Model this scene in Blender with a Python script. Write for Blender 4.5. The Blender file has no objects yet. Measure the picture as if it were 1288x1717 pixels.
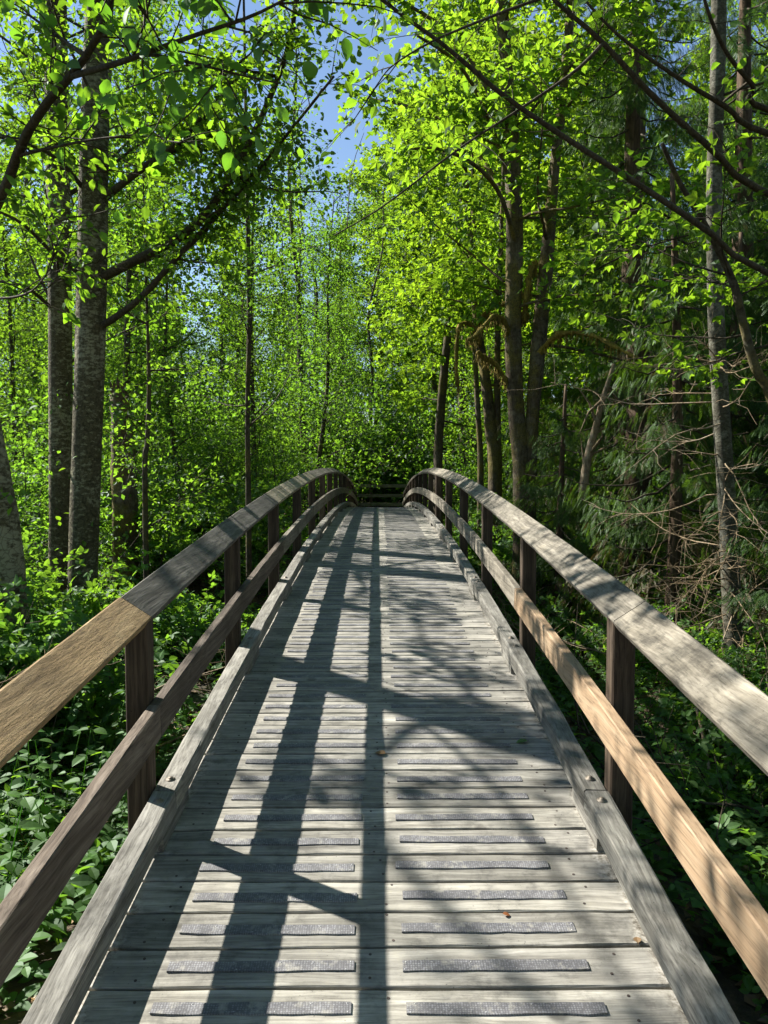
import bpy, math, random
import numpy as np
from mathutils import Vector, Matrix, Euler

# ------------------------------------------------------------------ camera, world, sun, exposure
scene = bpy.context.scene
COL = scene.collection
R = math.radians
FPX, CX, CY = 1290.0, 644.0, 858.5           # focal length and centre in photograph pixels
PITCH, YAW = R(-3.13), R(-0.27)
CAM = np.array([0.0, 0.0, 1.5])
cam_d = bpy.data.cameras.new('camera'); cam = bpy.data.objects.new('camera', cam_d); COL.objects.link(cam)
cam_d.sensor_fit = 'VERTICAL'; cam_d.sensor_height = 36.0; cam_d.lens = FPX / 1717.0 * 36.0
cam_d.clip_start = 0.05; cam_d.clip_end = 2000
cam.location = CAM; cam.rotation_euler = (R(90) + PITCH, 0, YAW)
scene.camera = cam
CAMROT = np.array(cam.rotation_euler.to_matrix())

TO_SUN = np.array([-1.03, 0.61, 1.0]); TO_SUN /= np.linalg.norm(TO_SUN)
EL = math.asin(TO_SUN[2]); AZ = math.atan2(TO_SUN[0], TO_SUN[1])
world = bpy.data.worlds.new('World'); scene.world = world; world.use_nodes = True
nt = world.node_tree
bg = nt.nodes['Background']; sky = nt.nodes.new('ShaderNodeTexSky')
sky.sky_type = 'NISHITA'; sky.sun_disc = False; sky.sun_elevation = EL; sky.sun_rotation = AZ
sky.altitude = 100; sky.air_density = 1.0; sky.dust_density = 0.1; sky.ozone_density = 1.6
nt.links.new(sky.outputs[0], bg.inputs[0]); bg.inputs[1].default_value = 0.062
sun_d = bpy.data.lights.new('sun', 'SUN'); sun_d.energy = 5.0; sun_d.angle = R(0.55); sun_d.color = (1.0, 0.95, 0.86)
sun = bpy.data.objects.new('sun', sun_d); COL.objects.link(sun)
sun.rotation_euler = Vector((-TO_SUN).tolist()).to_track_quat('-Z', 'Y').to_euler()
sun.location = (-20, 12, 20)
vs = scene.view_settings; vs.view_transform = 'Standard'; vs.look = 'None'; vs.exposure = 1.5; vs.gamma = 1.0
cy = scene.cycles
cy.max_bounces = 7; cy.diffuse_bounces = 3; cy.glossy_bounces = 2; cy.transmission_bounces = 4; cy.transparent_max_bounces = 4
cy.sample_clamp_indirect = 6.0; cy.caustics_reflective = False; cy.caustics_refractive = False
cy.use_adaptive_sampling = True; cy.adaptive_threshold = 0.02
cy.use_denoising = True

def at(px, py, Y):
    """world point seen at photograph pixel (px,py) at forward distance Y"""
    d = CAMROT @ np.array([(px - CX) / FPX, (CY - py) / FPX, -1.0])
    return CAM + d * (Y / d[1])

# ------------------------------------------------------------------ mesh helpers
class Geo:
    def __init__(self):
        self.v = []; self.l = []; self.t = []; self.m = []; self.n = 0
    def add(self, V, faces, mat=0):
        V = np.asarray(V, float)
        self.v.append(V)
        for f in faces:
            self.l.append(np.array(f, np.int32) + self.n); self.t.append(np.array([len(f)], np.int32))
            self.m.append(np.array([mat], np.int32))
        self.n += len(V)
    def add_arr(self, V, loops, totals, mat=0):
        self.v.append(np.asarray(V, float)); self.l.append(np.asarray(loops, np.int32) + self.n)
        self.t.append(np.asarray(totals, np.int32)); self.m.append(np.full(len(totals), mat, np.int32)); self.n += len(V)
    def mesh(self, name, mats, smooth=False, offset=None):
        me = bpy.data.meshes.new(name)
        V = np.concatenate(self.v) if self.v else np.zeros((0, 3))
        if offset is not None: V = V - np.asarray(offset)
        L = np.concatenate(self.l); T = np.concatenate(self.t); M = np.concatenate(self.m)
        me.vertices.add(len(V)); me.vertices.foreach_set('co', V.astype(np.float32).ravel())
        me.loops.add(len(L)); me.loops.foreach_set('vertex_index', L)
        me.polygons.add(len(T))
        S = np.zeros(len(T), np.int32); S[1:] = np.cumsum(T)[:-1]
        me.polygons.foreach_set('loop_start', S); me.polygons.foreach_set('loop_total', T)
        me.polygons.foreach_set('material_index', M)
        me.polygons.foreach_set('use_smooth', np.full(len(T), smooth, bool))
        for m in (mats if isinstance(mats, (list, tuple)) else [mats]): me.materials.append(m)
        me.update(calc_edges=True)
        return me

def obj(name, me, parent=None, loc=None):
    o = bpy.data.objects.new(name, me); COL.objects.link(o)
    if parent: o.parent = parent
    if loc is not None: o.location = [float(c) for c in loc]
    return o
def tag(o, label, cat, group=None):
    o['label'] = label; o['category'] = cat
    if group: o['group'] = group
    return o
def thing(name, label, cat, loc=(0, 0, 0), group=None):
    o = bpy.data.objects.new(name, None); COL.objects.link(o); o.empty_display_size = 0.2
    o.location = [float(c) for c in loc]
    return tag(o, label, cat, group)
def copy_tree(src, loc, rz=0, sc=1.0, label=None, tilt=(0, 0)):
    c = src.copy(); COL.objects.link(c); c.location = [float(v) for v in loc]
    c.rotation_euler = (tilt[0], tilt[1], rz); c.scale = (sc, sc, sc) if np.isscalar(sc) else sc
    if label: c['label'] = label
    for ch in KIDS.get(src.name, []):
        d = ch.copy(); COL.objects.link(d); d.parent = c
    return c
KIDS = {}

def box(g, x0, x1, y0, y1, z0, z1, mat=0, bev=0.0):
    if bev <= 0:
        V = [(x, y, z) for z in (z0, z1) for y in (y0, y1) for x in (x0, x1)]
        g.add(V, [(0, 2, 3, 1), (4, 5, 7, 6), (0, 1, 5, 4), (2, 6, 7, 3), (0, 4, 6, 2), (1, 3, 7, 5)], mat); return
    b = bev; P = [(x0 + b, z0), (x1 - b, z0), (x1, z0 + b), (x1, z1 - b), (x1 - b, z1), (x0 + b, z1), (x0, z1 - b), (x0, z0 + b)]
    V = [(x, y0, z) for x, z in P] + [(x, y1, z) for x, z in P]
    F = [(i, (i + 1) % 8, 8 + (i + 1) % 8, 8 + i) for i in range(8)] + [tuple(range(7, -1, -1)), tuple(range(8, 16))]
    g.add(V, F, mat)

def frames(P):
    P = np.asarray(P, float); T = np.gradient(P, axis=0); T /= np.linalg.norm(T, axis=1, keepdims=True) + 1e-9
    ref = np.array([0.31, 0.95, 0.05]) if abs(T[:, 2]).mean() > 0.6 else np.array([0.05, 0.1, 1.0])
    A = np.cross(T, ref); A /= np.linalg.norm(A, axis=1, keepdims=True) + 1e-9
    return T, A, np.cross(T, A)
def tube(g, P, r, sides=6, mat=0, rough=0.0, rng=None, cap=True):
    P = np.asarray(P, float); n = len(P); r = np.broadcast_to(np.asarray(r, float), (n,))
    T, A, B = frames(P)
    a = np.linspace(0, 2 * math.pi, sides, endpoint=False)
    rr = np.repeat(r[:, None], sides, 1)
    if rough and rng is not None:
        ph = rng.uniform(0, 6.28, 4)
        s = np.linspace(0, n / 4.0, n)[:, None]
        rr = rr * (1 + rough * (0.5 * np.sin(2 * a + ph[0] + s) + 0.4 * np.sin(3 * a + ph[1] - 1.3 * s) + 0.5 * np.sin(5 * a + ph[2] + 0.7 * s)) + rng.normal(0, rough * .35, rr.shape))
    V = P[:, None, :] + rr[:, :, None] * (np.cos(a)[None, :, None] * A[:, None, :] + np.sin(a)[None, :, None] * B[:, None, :])
    V = V.reshape(-1, 3)
    i = np.arange(n - 1)[:, None] * sides; j = np.arange(sides)[None, :]; k = (np.arange(sides) + 1)[None, :] % sides
    q = np.stack([i + j, i + k, i + sides + k, i + sides + j], -1).reshape(-1)
    loops = [q]; tot = [np.full((n - 1) * sides, 4)]
    if cap:
        loops.append(np.arange(sides)[::-1]); tot.append([sides])
        loops.append(np.arange(sides) + (n - 1) * sides); tot.append([sides])
    g.add_arr(V, np.concatenate(loops), np.concatenate(tot), mat)

def resample(P, n):
    P = np.asarray(P, float); k = len(P); t = np.linspace(0, k - 1, n); out = []
    for x in t:                                  # Catmull-Rom
        i = min(int(x), k - 2); f = x - i
        p0, p1, p2, p3 = P[max(i - 1, 0)], P[i], P[i + 1], P[min(i + 2, k - 1)]
        out.append(0.5 * (2 * p1 + (p2 - p0) * f + (2 * p0 - 5 * p1 + 4 * p2 - p3) * f * f + (3 * p1 - p0 - 3 * p2 + p3) * f ** 3))
    return np.array(out)

# leaf templates: x along the leaf, y across, z out of the blade
def template(V, F): return (np.array(V, float), np.concatenate([np.array(f) for f in F]), np.array([len(f) for f in F]))
LEAF_FINE = template([(0, 0, 0), (.30, .30, .07), (.30, -.30, .07), (.66, .25, .03), (.66, -.25, .03), (1, 0, -.12), (.30, 0, 0), (.66, 0, -.03)],
                     [(0, 2, 6), (0, 6, 1), (6, 2, 4, 7), (1, 6, 7, 3), (4, 5, 7), (3, 7, 5)])
LEAF_FAR = template([(0, 0, 0), (.48, .34, .09), (1, 0, -.06), (.48, -.34, .09)], [(0, 2, 1), (0, 3, 2)])
def near_leaf():
    st = [0, .10, .28, .48, .68, .86, 1]; hw = [.012, .19, .33, .345, .27, .13, .0]; V = []; F = []
    V += [(-.28, .008, .02), (-.28, -.008, .02)]
    for x, w in zip(st, hw):
        d = -.16 * x * x; V += [(x, w, d + .22 * w), (x, 0, d), (x, -w, d + .22 * w)]
    F.append((0, 1, 4, 2))
    for i in range(6):
        a = 2 + 3 * i
        F += [(a, a + 1, a + 4, a + 3), (a + 1, a + 2, a + 5, a + 4)]
    return template(V, F)
LEAF_NEAR = near_leaf()
def tri_near():
    V = []; F = []; st = [(0, .02), (.22, .24), (.5, .30), (.78, .17), (1, 0)]
    for a, L in ((0, 1.0), (1.2, .8), (-1.2, .8)):
        c, s = math.cos(a), math.sin(a); b = len(V)
        for x, w in st:
            for y, z in ((w, .18 * w), (0, 0), (-w, .18 * w)):
                X, Yv = (.12 + x) * L, y * L; V.append((X * c - Yv * s, X * s + Yv * c, z - .12 * x * x))
        for i in range(4):
            q = b + 3 * i; F += [(q, q + 1, q + 4, q + 3), (q + 1, q + 2, q + 5, q + 4)]
    return template(V, F)
LEAF_TRI_NEAR = tri_near()
def lobes(angs, lens, w):
    V = []; F = []
    for a, L in zip(angs, lens):
        c, s = math.cos(a), math.sin(a); b = len(V)
        for x, y, z in [(0, 0, 0), (.55 * L, w * L, .04), (L, 0, -.12), (.55 * L, -w * L, .04)]: V.append((x * c - y * s, x * s + y * c, z))
        F += [(b, b + 2, b + 1), (b, b + 3, b + 2)]
    return template(V, F)
LEAF_MAPLE = lobes([0, 0.85, -0.85], [1, .82, .82], .26)
LEAF_TRI = lobes([0, 1.25, -1.25], [1, .8, .8], .33)
def spray(n, L0, w, ang, droop):
    V = []; F = []
    V += [(0, .012, 0), (0, -.012, 0), (1, 0, -droop)]; F.append((0, 1, 2))
    for i in range(n):
        t = (i + .6) / (n + .3); L = L0 * (math.sin(min(1, t * 1.6 + .25) * math.pi / 2)) * (1 - t * .85)
        for s in (1, -1):
            a = ang; b = len(V); z = -droop * t * t
            for x, y in [(0, 0), (.5 * L, w), (L, 0), (.5 * L, -w)]:
                X = t + x * math.cos(a) - y * math.sin(a); Yv = s * (x * math.sin(a) + y * math.cos(a))
                V.append((X, Yv, z - .25 * L * (x / L) ** 2))
            F += [(b, b + 1, b + 2), (b, b + 2, b + 3)]
    return template(V, F)
CEDAR = spray(9, .42, .030, .78, .18)
FERN = spray(15, .30, .022, 1.25, .45)

def unit(v): return v / (np.linalg.norm(v, axis=-1, keepdims=True) + 1e-9)
def leaves(g, P, axis, nrm, size, T, mat=0, wide=1.0):
    N = len(P)
    if N == 0: return
    a = unit(axis); b = unit(np.cross(nrm, a)); n = np.cross(a, b)
    V, L, tot = T; k = len(V); size = np.broadcast_to(np.asarray(size, float), (N,))
    W = P[:, None, :] + size[:, None, None] * (V[None, :, 0:1] * a[:, None, :] + wide * V[None, :, 1:2] * b[:, None, :] + V[None, :, 2:3] * n[:, None, :])
    off = (np.arange(N) * k)[:, None]
    g.add_arr(W.reshape(-1, 3), (L[None, :] + off).reshape(-1), np.tile(tot, N), mat)

# ------------------------------------------------------------------ materials
def new_mat(name):
    m = bpy.data.materials.new(name); m.use_nodes = True; m.node_tree.nodes.clear()
    return m, m.node_tree
def N(nt, t, **kw):
    n = nt.nodes.new(t)
    for k, v in kw.items():
        if hasattr(n, k): setattr(n, k, v)
        else: n.inputs[k].default_value = v
    return n
def ramp(nt, fac, stops):
    r = nt.nodes.new('ShaderNodeValToRGB'); e = r.color_ramp.elements
    while len(e) < len(stops): e.new(0.5)
    for el, (p, c) in zip(e, stops): el.position = p; el.color = (*c, 1) if len(c) == 3 else c
    nt.links.new(fac, r.inputs[0]); return r.outputs[0]
def mix(nt, a, b, fac, mode='MIX'):
    m = nt.nodes.new('ShaderNodeMix'); m.data_type = 'RGBA'; m.blend_type = mode
    for s, v in ((m.inputs[0], fac), (m.inputs[6], a), (m.inputs[7], b)):
        if isinstance(v, (int, float)): s.default_value = v
        elif isinstance(v, tuple): s.default_value = (*v, 1)
        else: nt.links.new(v, s)
    return m.outputs[2]
def math_(nt, op, a, b=None):
    m = nt.nodes.new('ShaderNodeMath'); m.operation = op
    for s, v in zip(m.inputs, (a, b)):
        if v is None: continue
        if isinstance(v, (int, float)): s.default_value = v
        else: nt.links.new(v, s)
    return m.outputs[0]

def wood(name, dark, mid, light, axis, rough=0.85, knots=0.5, blotch=0.4, bump=0.35, dirt=0.0, saw=0.0, fine=1.0, stain=0.0, grain=0.6):
    """weathered timber: grain stretched along one object axis, shifted at random for each piece"""
    m, nt = new_mat(name); L = nt.links.new
    tc = N(nt, 'ShaderNodeTexCoord'); oi = N(nt, 'ShaderNodeObjectInfo')
    sh = N(nt, 'ShaderNodeVectorMath', operation='SCALE'); L(oi.outputs['Random'], sh.inputs['Scale']); sh.inputs[0].default_value = (37.1, 53.3, 71.7)
    ad = N(nt, 'ShaderNodeVectorMath', operation='ADD'); L(tc.outputs['Object'], ad.inputs[0]); L(sh.outputs[0], ad.inputs[1])
    st = [22.0, 22.0, 22.0]; st[axis] = 0.9
    mp = N(nt, 'ShaderNodeVectorMath', operation='MULTIPLY'); L(ad.outputs[0], mp.inputs[0]); mp.inputs[1].default_value = st
    wob = N(nt, 'ShaderNodeTexNoise', Scale=2.3, Detail=2.0); L(ad.outputs[0], wob.inputs['Vector'])
    wv = N(nt, 'ShaderNodeVectorMath', operation='SCALE'); L(wob.outputs['Color'], wv.inputs[0]); wv.inputs['Scale'].default_value = 0.9
    w2 = N(nt, 'ShaderNodeVectorMath', operation='ADD'); L(mp.outputs[0], w2.inputs[0]); L(wv.outputs[0], w2.inputs[1])
    gr = N(nt, 'ShaderNodeTexNoise', Scale=1.6 * fine, Detail=6.0, Roughness=0.65); L(w2.outputs[0], gr.inputs['Vector'])
    fineg = N(nt, 'ShaderNodeTexNoise', Scale=7.0 * fine, Detail=3.0, Roughness=0.6); L(w2.outputs[0], fineg.inputs['Vector'])
    c = ramp(nt, gr.outputs[0], [(0.30, dark), (0.5, mid), (0.70, light)])
    fl = ramp(nt, fineg.outputs[0], [(0.36, (0.38, 0.37, 0.36)), (0.48, (0.9, 0.9, 0.9)), (0.62, (1.12, 1.12, 1.12))])
    c = mix(nt, c, fl, grain, 'MULTIPLY')
    bl = N(nt, 'ShaderNodeTexNoise', Scale=3.1, Detail=4.0, Roughness=0.6); L(ad.outputs[0], bl.inputs['Vector'])
    c = mix(nt, c, ramp(nt, bl.outputs[0], [(0.35, (0.5, 0.5, 0.48)), (0.62, (1.12, 1.12, 1.12))]), blotch, 'MULTIPLY')
    if stain:
        s1 = N(nt, 'ShaderNodeTexNoise', Scale=7.5, Detail=7.0, Roughness=0.72); L(ad.outputs[0], s1.inputs['Vector'])
        c = mix(nt, c, ramp(nt, s1.outputs[0], [(0.36, (0.30, 0.30, 0.29)), (0.47, (0.85, 0.84, 0.80)), (0.58, (1.05, 1.04, 1.0)), (0.70, (1.25, 1.22, 1.08))]), stain, 'MULTIPLY')
    h = gr.outputs[0]
    if knots:
        vo = N(nt, 'ShaderNodeTexVoronoi', Scale=2.6, Randomness=1.0); L(ad.outputs[0], vo.inputs['Vector'])
        kn = ramp(nt, vo.outputs['Distance'], [(0.05, (1, 1, 1)), (0.085, (0, 0, 0))])
        c = mix(nt, c, tuple(0.35 * v for v in dark), math_(nt, 'MULTIPLY', kn, knots))
    sp = N(nt, 'ShaderNodeTexVoronoi', Scale=60.0); L(ad.outputs[0], sp.inputs['Vector'])
    spk = ramp(nt, sp.outputs['Distance'], [(0.07, (1, 1, 1)), (0.14, (0, 0, 0))])
    spm = N(nt, 'ShaderNodeTexNoise', Scale=5.0); L(ad.outputs[0], spm.inputs['Vector'])
    c = mix(nt, c, tuple(0.3 * v for v in dark), math_(nt, 'MULTIPLY', spk, ramp(nt, spm.outputs[0], [(0.5, (0, 0, 0)), (0.65, (0.8, 0.8, 0.8))])))
    if dirt:                                     # grit lying towards the plank ends
        sx = N(nt, 'ShaderNodeSeparateXYZ'); L(tc.outputs['Object'], sx.inputs[0])
        ax = math_(nt, 'ABSOLUTE', sx.outputs[0])
        g2 = N(nt, 'ShaderNodeTexNoise', Scale=55.0, Detail=4.0, Roughness=0.7); L(ad.outputs[0], g2.inputs['Vector'])
        g3 = N(nt, 'ShaderNodeTexNoise', Scale=9.0, Detail=3.0); L(ad.outputs[0], g3.inputs['Vector'])
        edge = math_(nt, 'ADD', ax, math_(nt, 'MULTIPLY', math_(nt, 'SUBTRACT', g3.outputs[0], 0.5), 0.14))
        msk = ramp(nt, edge, [(0.70, (0, 0, 0)), (0.735, (1, 1, 1))])
        c = mix(nt, c, ramp(nt, g2.outputs[0], [(0.35, (0.10, 0.085, 0.065)), (0.5, (0.30, 0.28, 0.24)), (0.68, (0.5, 0.48, 0.44))]), math_(nt, 'MULTIPLY', msk, dirt))
    # every piece its own tone
    ton = ramp(nt, oi.outputs['Random'], [(0.0, (0.80, 0.80, 0.79)), (0.5, (1, 1, 1)), (1.0, (1.14, 1.13, 1.10))])
    c = mix(nt, c, ton, 1.0, 'MULTIPLY')
    bs = N(nt, 'ShaderNodeBsdfPrincipled', Roughness=rough); bs.inputs['Specular IOR Level'].default_value = 0.25
    L(c, bs.inputs['Base Color'])
    if saw:                                      # saw marks across the face
        sw = N(nt, 'ShaderNodeTexNoise', Scale=95.0, Detail=5.0, Roughness=0.8)
        sm = N(nt, 'ShaderNodeVectorMath', operation='MULTIPLY'); L(ad.outputs[0], sm.inputs[0]); sv = [1.0, 1.0, 1.0]; sv[axis] = 0.14; sm.inputs[1].default_value = sv
        L(sm.outputs[0], sw.inputs['Vector']); h = math_(nt, 'ADD', h, math_(nt, 'MULTIPLY', sw.outputs[0], saw))
    h = math_(nt, 'ADD', h, math_(nt, 'MULTIPLY', fineg.outputs[0], 0.5))
    b = N(nt, 'ShaderNodeBump', Strength=bump, Distance=0.006); L(h, b.inputs['Height']); L(b.outputs[0], bs.inputs['Normal'])
    o = N(nt, 'ShaderNodeOutputMaterial'); L(bs.outputs[0], o.inputs[0])
    return m

def leaf_mat(name, dif, tra, gloss=0.06, tmix=0.55, vary=0.5, yellow=0.25, rough=0.55):
    m, nt = new_mat(name); L = nt.links.new
    ge = N(nt, 'ShaderNodeNewGeometry'); oi = N(nt, 'ShaderNodeObjectInfo')
    rnd = ge.outputs['Random Per Island']
    val = ramp(nt, rnd, [(0.0, (1 - vary,) * 3), (1.0, (1 + vary * .6,) * 3)])
    r2 = math_(nt, 'FRACT', math_(nt, 'MULTIPLY', rnd, 7.31))
    hue = mix(nt, (1, 1, 1), (1.35, 1.02, 0.6), math_(nt, 'MULTIPLY', r2, yellow))
    tn = mix(nt, (0.88, 0.94, 1.0), (1.12, 1.05, 0.85), oi.outputs['Random'])
    def tint(c): return mix(nt, mix(nt, mix(nt, c, val, 1.0, 'MULTIPLY'), hue, 1.0, 'MULTIPLY'), tn, 1.0, 'MULTIPLY')
    d = N(nt, 'ShaderNodeBsdfDiffuse'); L(tint(dif), d.inputs[0])
    t = N(nt, 'ShaderNodeBsdfTranslucent'); L(tint(tra), t.inputs[0])
    ms = N(nt, 'ShaderNodeMixShader'); ms.inputs[0].default_value = tmix; L(d.outputs[0], ms.inputs[1]); L(t.outputs[0], ms.inputs[2])
    gl = N(nt, 'ShaderNodeBsdfGlossy', Roughness=rough); gl.inputs[0].default_value = (0.85, 0.95, 0.9, 1)
    m2 = N(nt, 'ShaderNodeMixShader'); m2.inputs[0].default_value = gloss; L(ms.outputs[0], m2.inputs[1]); L(gl.outputs[0], m2.inputs[2])
    o = N(nt, 'ShaderNodeOutputMaterial'); L(m2.outputs[0], o.inputs[0])
    return m

def bark(name, dark, light, patch, patch_amt=0.5, moss=0.0, scale=9.0, bump=0.6, stretch=0.35, pst=1.0):
    m, nt = new_mat(name); L = nt.links.new
    tc = N(nt, 'ShaderNodeTexCoord'); oi = N(nt, 'ShaderNodeObjectInfo')
    sh = N(nt, 'ShaderNodeVectorMath', operation='SCALE'); L(oi.outputs['Random'], sh.inputs['Scale']); sh.inputs[0].default_value = (17, 23, 31)
    ad = N(nt, 'ShaderNodeVectorMath', operation='ADD'); L(tc.outputs['Object'], ad.inputs[0]); L(sh.outputs[0], ad.inputs[1])
    mp = N(nt, 'ShaderNodeVectorMath', operation='MULTIPLY'); L(ad.outputs[0], mp.inputs[0]); mp.inputs[1].default_value = (1, 1, stretch)
    n1 = N(nt, 'ShaderNodeTexNoise', Scale=scale * 2.2, Detail=6.0, Roughness=0.7); L(mp.outputs[0], n1.inputs['Vector'])
    mp2 = N(nt, 'ShaderNodeVectorMath', operation='MULTIPLY'); L(ad.outputs[0], mp2.inputs[0]); mp2.inputs[1].default_value = (1, 1, pst)
    n2 = N(nt, 'ShaderNodeTexNoise', Scale=scale, Detail=6.0, Roughness=0.68); L(mp2.outputs[0], n2.inputs['Vector'])
    n5 = N(nt, 'ShaderNodeTexNoise', Scale=1.1, Detail=3.0); L(ad.outputs[0], n5.inputs['Vector'])
    c = ramp(nt, n1.outputs[0], [(0.34, dark), (0.62, light)])
    c = mix(nt, c, patch, math_(nt, 'MULTIPLY', ramp(nt, math_(nt, 'ADD', n2.outputs[0], math_(nt, 'MULTIPLY', math_(nt, 'SUBTRACT', n5.outputs[0], 0.5), 0.45)), [(0.50, (0, 0, 0)), (0.60, (1, 1, 1))]), patch_amt))
    c = mix(nt, c, ramp(nt, n5.outputs[0], [(0.3, (0.72, 0.70, 0.55)), (0.7, (1.15, 1.15, 1.1))]), 0.8, 'MULTIPLY')
    vo = N(nt, 'ShaderNodeTexVoronoi', Scale=scale * 1.1, feature='DISTANCE_TO_EDGE'); L(mp.outputs[0], vo.inputs['Vector'])
    c = mix(nt, c, tuple(v * .4 for v in dark), math_(nt, 'MULTIPLY', ramp(nt, vo.outputs[0], [(0.0, (1, 1, 1)), (0.06, (0, 0, 0))]), 0.5))
    h = math_(nt, 'ADD', n1.outputs[0], math_(nt, 'MULTIPLY', vo.outputs[0], 0.6))
    if moss:
        n3 = N(nt, 'ShaderNodeTexNoise', Scale=1.7, Detail=5.0, Roughness=0.65); L(ad.outputs[0], n3.inputs['Vector'])
        n4 = N(nt, 'ShaderNodeTexNoise', Scale=45.0, Detail=3.0); L(ad.outputs[0], n4.inputs['Vector'])
        mk = math_(nt, 'MULTIPLY', ramp(nt, n3.outputs[0], [(0.55 - 0.3 * moss, (0, 0, 0)), (0.66 - 0.25 * moss, (1, 1, 1))]), min(1, .35 + moss))
        c = mix(nt, c, ramp(nt, n4.outputs[0], [(0.3, (0.05, 0.048, 0.012)), (0.7, (0.22, 0.175, 0.035))]), mk)
        h = math_(nt, 'ADD', h, math_(nt, 'MULTIPLY', math_(nt, 'MULTIPLY', n4.outputs[0], mk), 1.5))
    bs = N(nt, 'ShaderNodeBsdfPrincipled', Roughness=0.9); bs.inputs['Specular IOR Level'].default_value = 0.2; L(c, bs.inputs['Base Color'])
    b = N(nt, 'ShaderNodeBump', Strength=bump, Distance=0.02); L(h, b.inputs['Height']); L(b.outputs[0], bs.inputs['Normal'])
    o = N(nt, 'ShaderNodeOutputMaterial'); L(bs.outputs[0], o.inputs[0])
    return m

def plain(name, col, rough=0.6, metal=0.0, noise=0.3, scale=30.0):
    m, nt = new_mat(name); L = nt.links.new
    tc = N(nt, 'ShaderNodeTexCoord'); n = N(nt, 'ShaderNodeTexNoise', Scale=scale, Detail=4.0); L(tc.outputs['Object'], n.inputs['Vector'])
    c = mix(nt, col, ramp(nt, n.outputs[0], [(0.3, (1 - noise,) * 3), (0.7, (1 + noise,) * 3)]), 1.0, 'MULTIPLY')
    bs = N(nt, 'ShaderNodeBsdfPrincipled', Roughness=rough, Metallic=metal); L(c, bs.inputs['Base Color'])
    o = N(nt, 'ShaderNodeOutputMaterial'); L(bs.outputs[0], o.inputs[0]); return m

M = {}
M['plank'] = wood('plank_wood', (0.145, 0.138, 0.124), (0.285, 0.275, 0.25), (0.40, 0.388, 0.356), 0, dirt=0.85, knots=0.6, blotch=0.45, bump=0.45, stain=.6, grain=.45)
M['grey'] = wood('grey_rail_wood', (0.10, 0.088, 0.07), (0.195, 0.176, 0.146), (0.29, 0.265, 0.225), 1, knots=0.4, blotch=0.5, bump=0.3, stain=.8)
M['curb'] = wood('curb_wood', (0.105, 0.098, 0.086), (0.205, 0.197, 0.178), (0.30, 0.29, 0.265), 1, knots=0.3, blotch=0.5, bump=0.4, stain=.45)
M['brown_rail'] = wood('brown_rail_wood', (0.055, 0.041, 0.032), (0.11, 0.086, 0.067), (0.19, 0.158, 0.13), 1, knots=0.4, blotch=0.5, bump=0.45)
M['dark_rail'] = wood('dark_rail_wood', (0.05, 0.046, 0.04), (0.098, 0.092, 0.08), (0.17, 0.158, 0.14), 1, knots=0.3, blotch=0.5, bump=0.35)
M['tan_rail'] = wood('rough_tan_wood', (0.22, 0.143, 0.066), (0.35, 0.238, 0.118), (0.45, 0.322, 0.175), 1, knots=0.15, blotch=0.5, bump=0.45, saw=2.2)
M['pale_rail'] = wood('pale_rail_wood', (0.24, 0.20, 0.135), (0.36, 0.31, 0.215), (0.46, 0.40, 0.29), 1, knots=0.2, blotch=0.4, bump=0.4)
M['new_rail'] = wood('new_pine_wood', (0.28, 0.185, 0.108), (0.35, 0.245, 0.152), (0.41, 0.305, 0.20), 1, knots=0.75, blotch=0.2, bump=0.12, rough=0.7)
M['post'] = wood('post_wood', (0.03, 0.020, 0.013), (0.058, 0.040, 0.026), (0.12, 0.087, 0.058), 2, knots=0.3, blotch=0.5, bump=0.4)
M['beam'] = wood('beam_wood', (0.05, 0.04, 0.03), (0.09, 0.075, 0.055), (0.14, 0.12, 0.09), 1, bump=0.3)
M['fence'] = wood('fence_wood', (0.12, 0.105, 0.08), (0.20, 0.18, 0.145), (0.30, 0.275, 0.22), 0, bump=0.3)
M['bolt'] = plain('bolt_steel', (0.17, 0.145, 0.115), 0.6, 0.5)
M['nail'] = plain('rusty_nail', (0.06, 0.045, 0.038), 0.7, 0.2)
M['screw'] = plain('screw_steel', (0.4, 0.4, 0.4), 0.6, 0.3)

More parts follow.
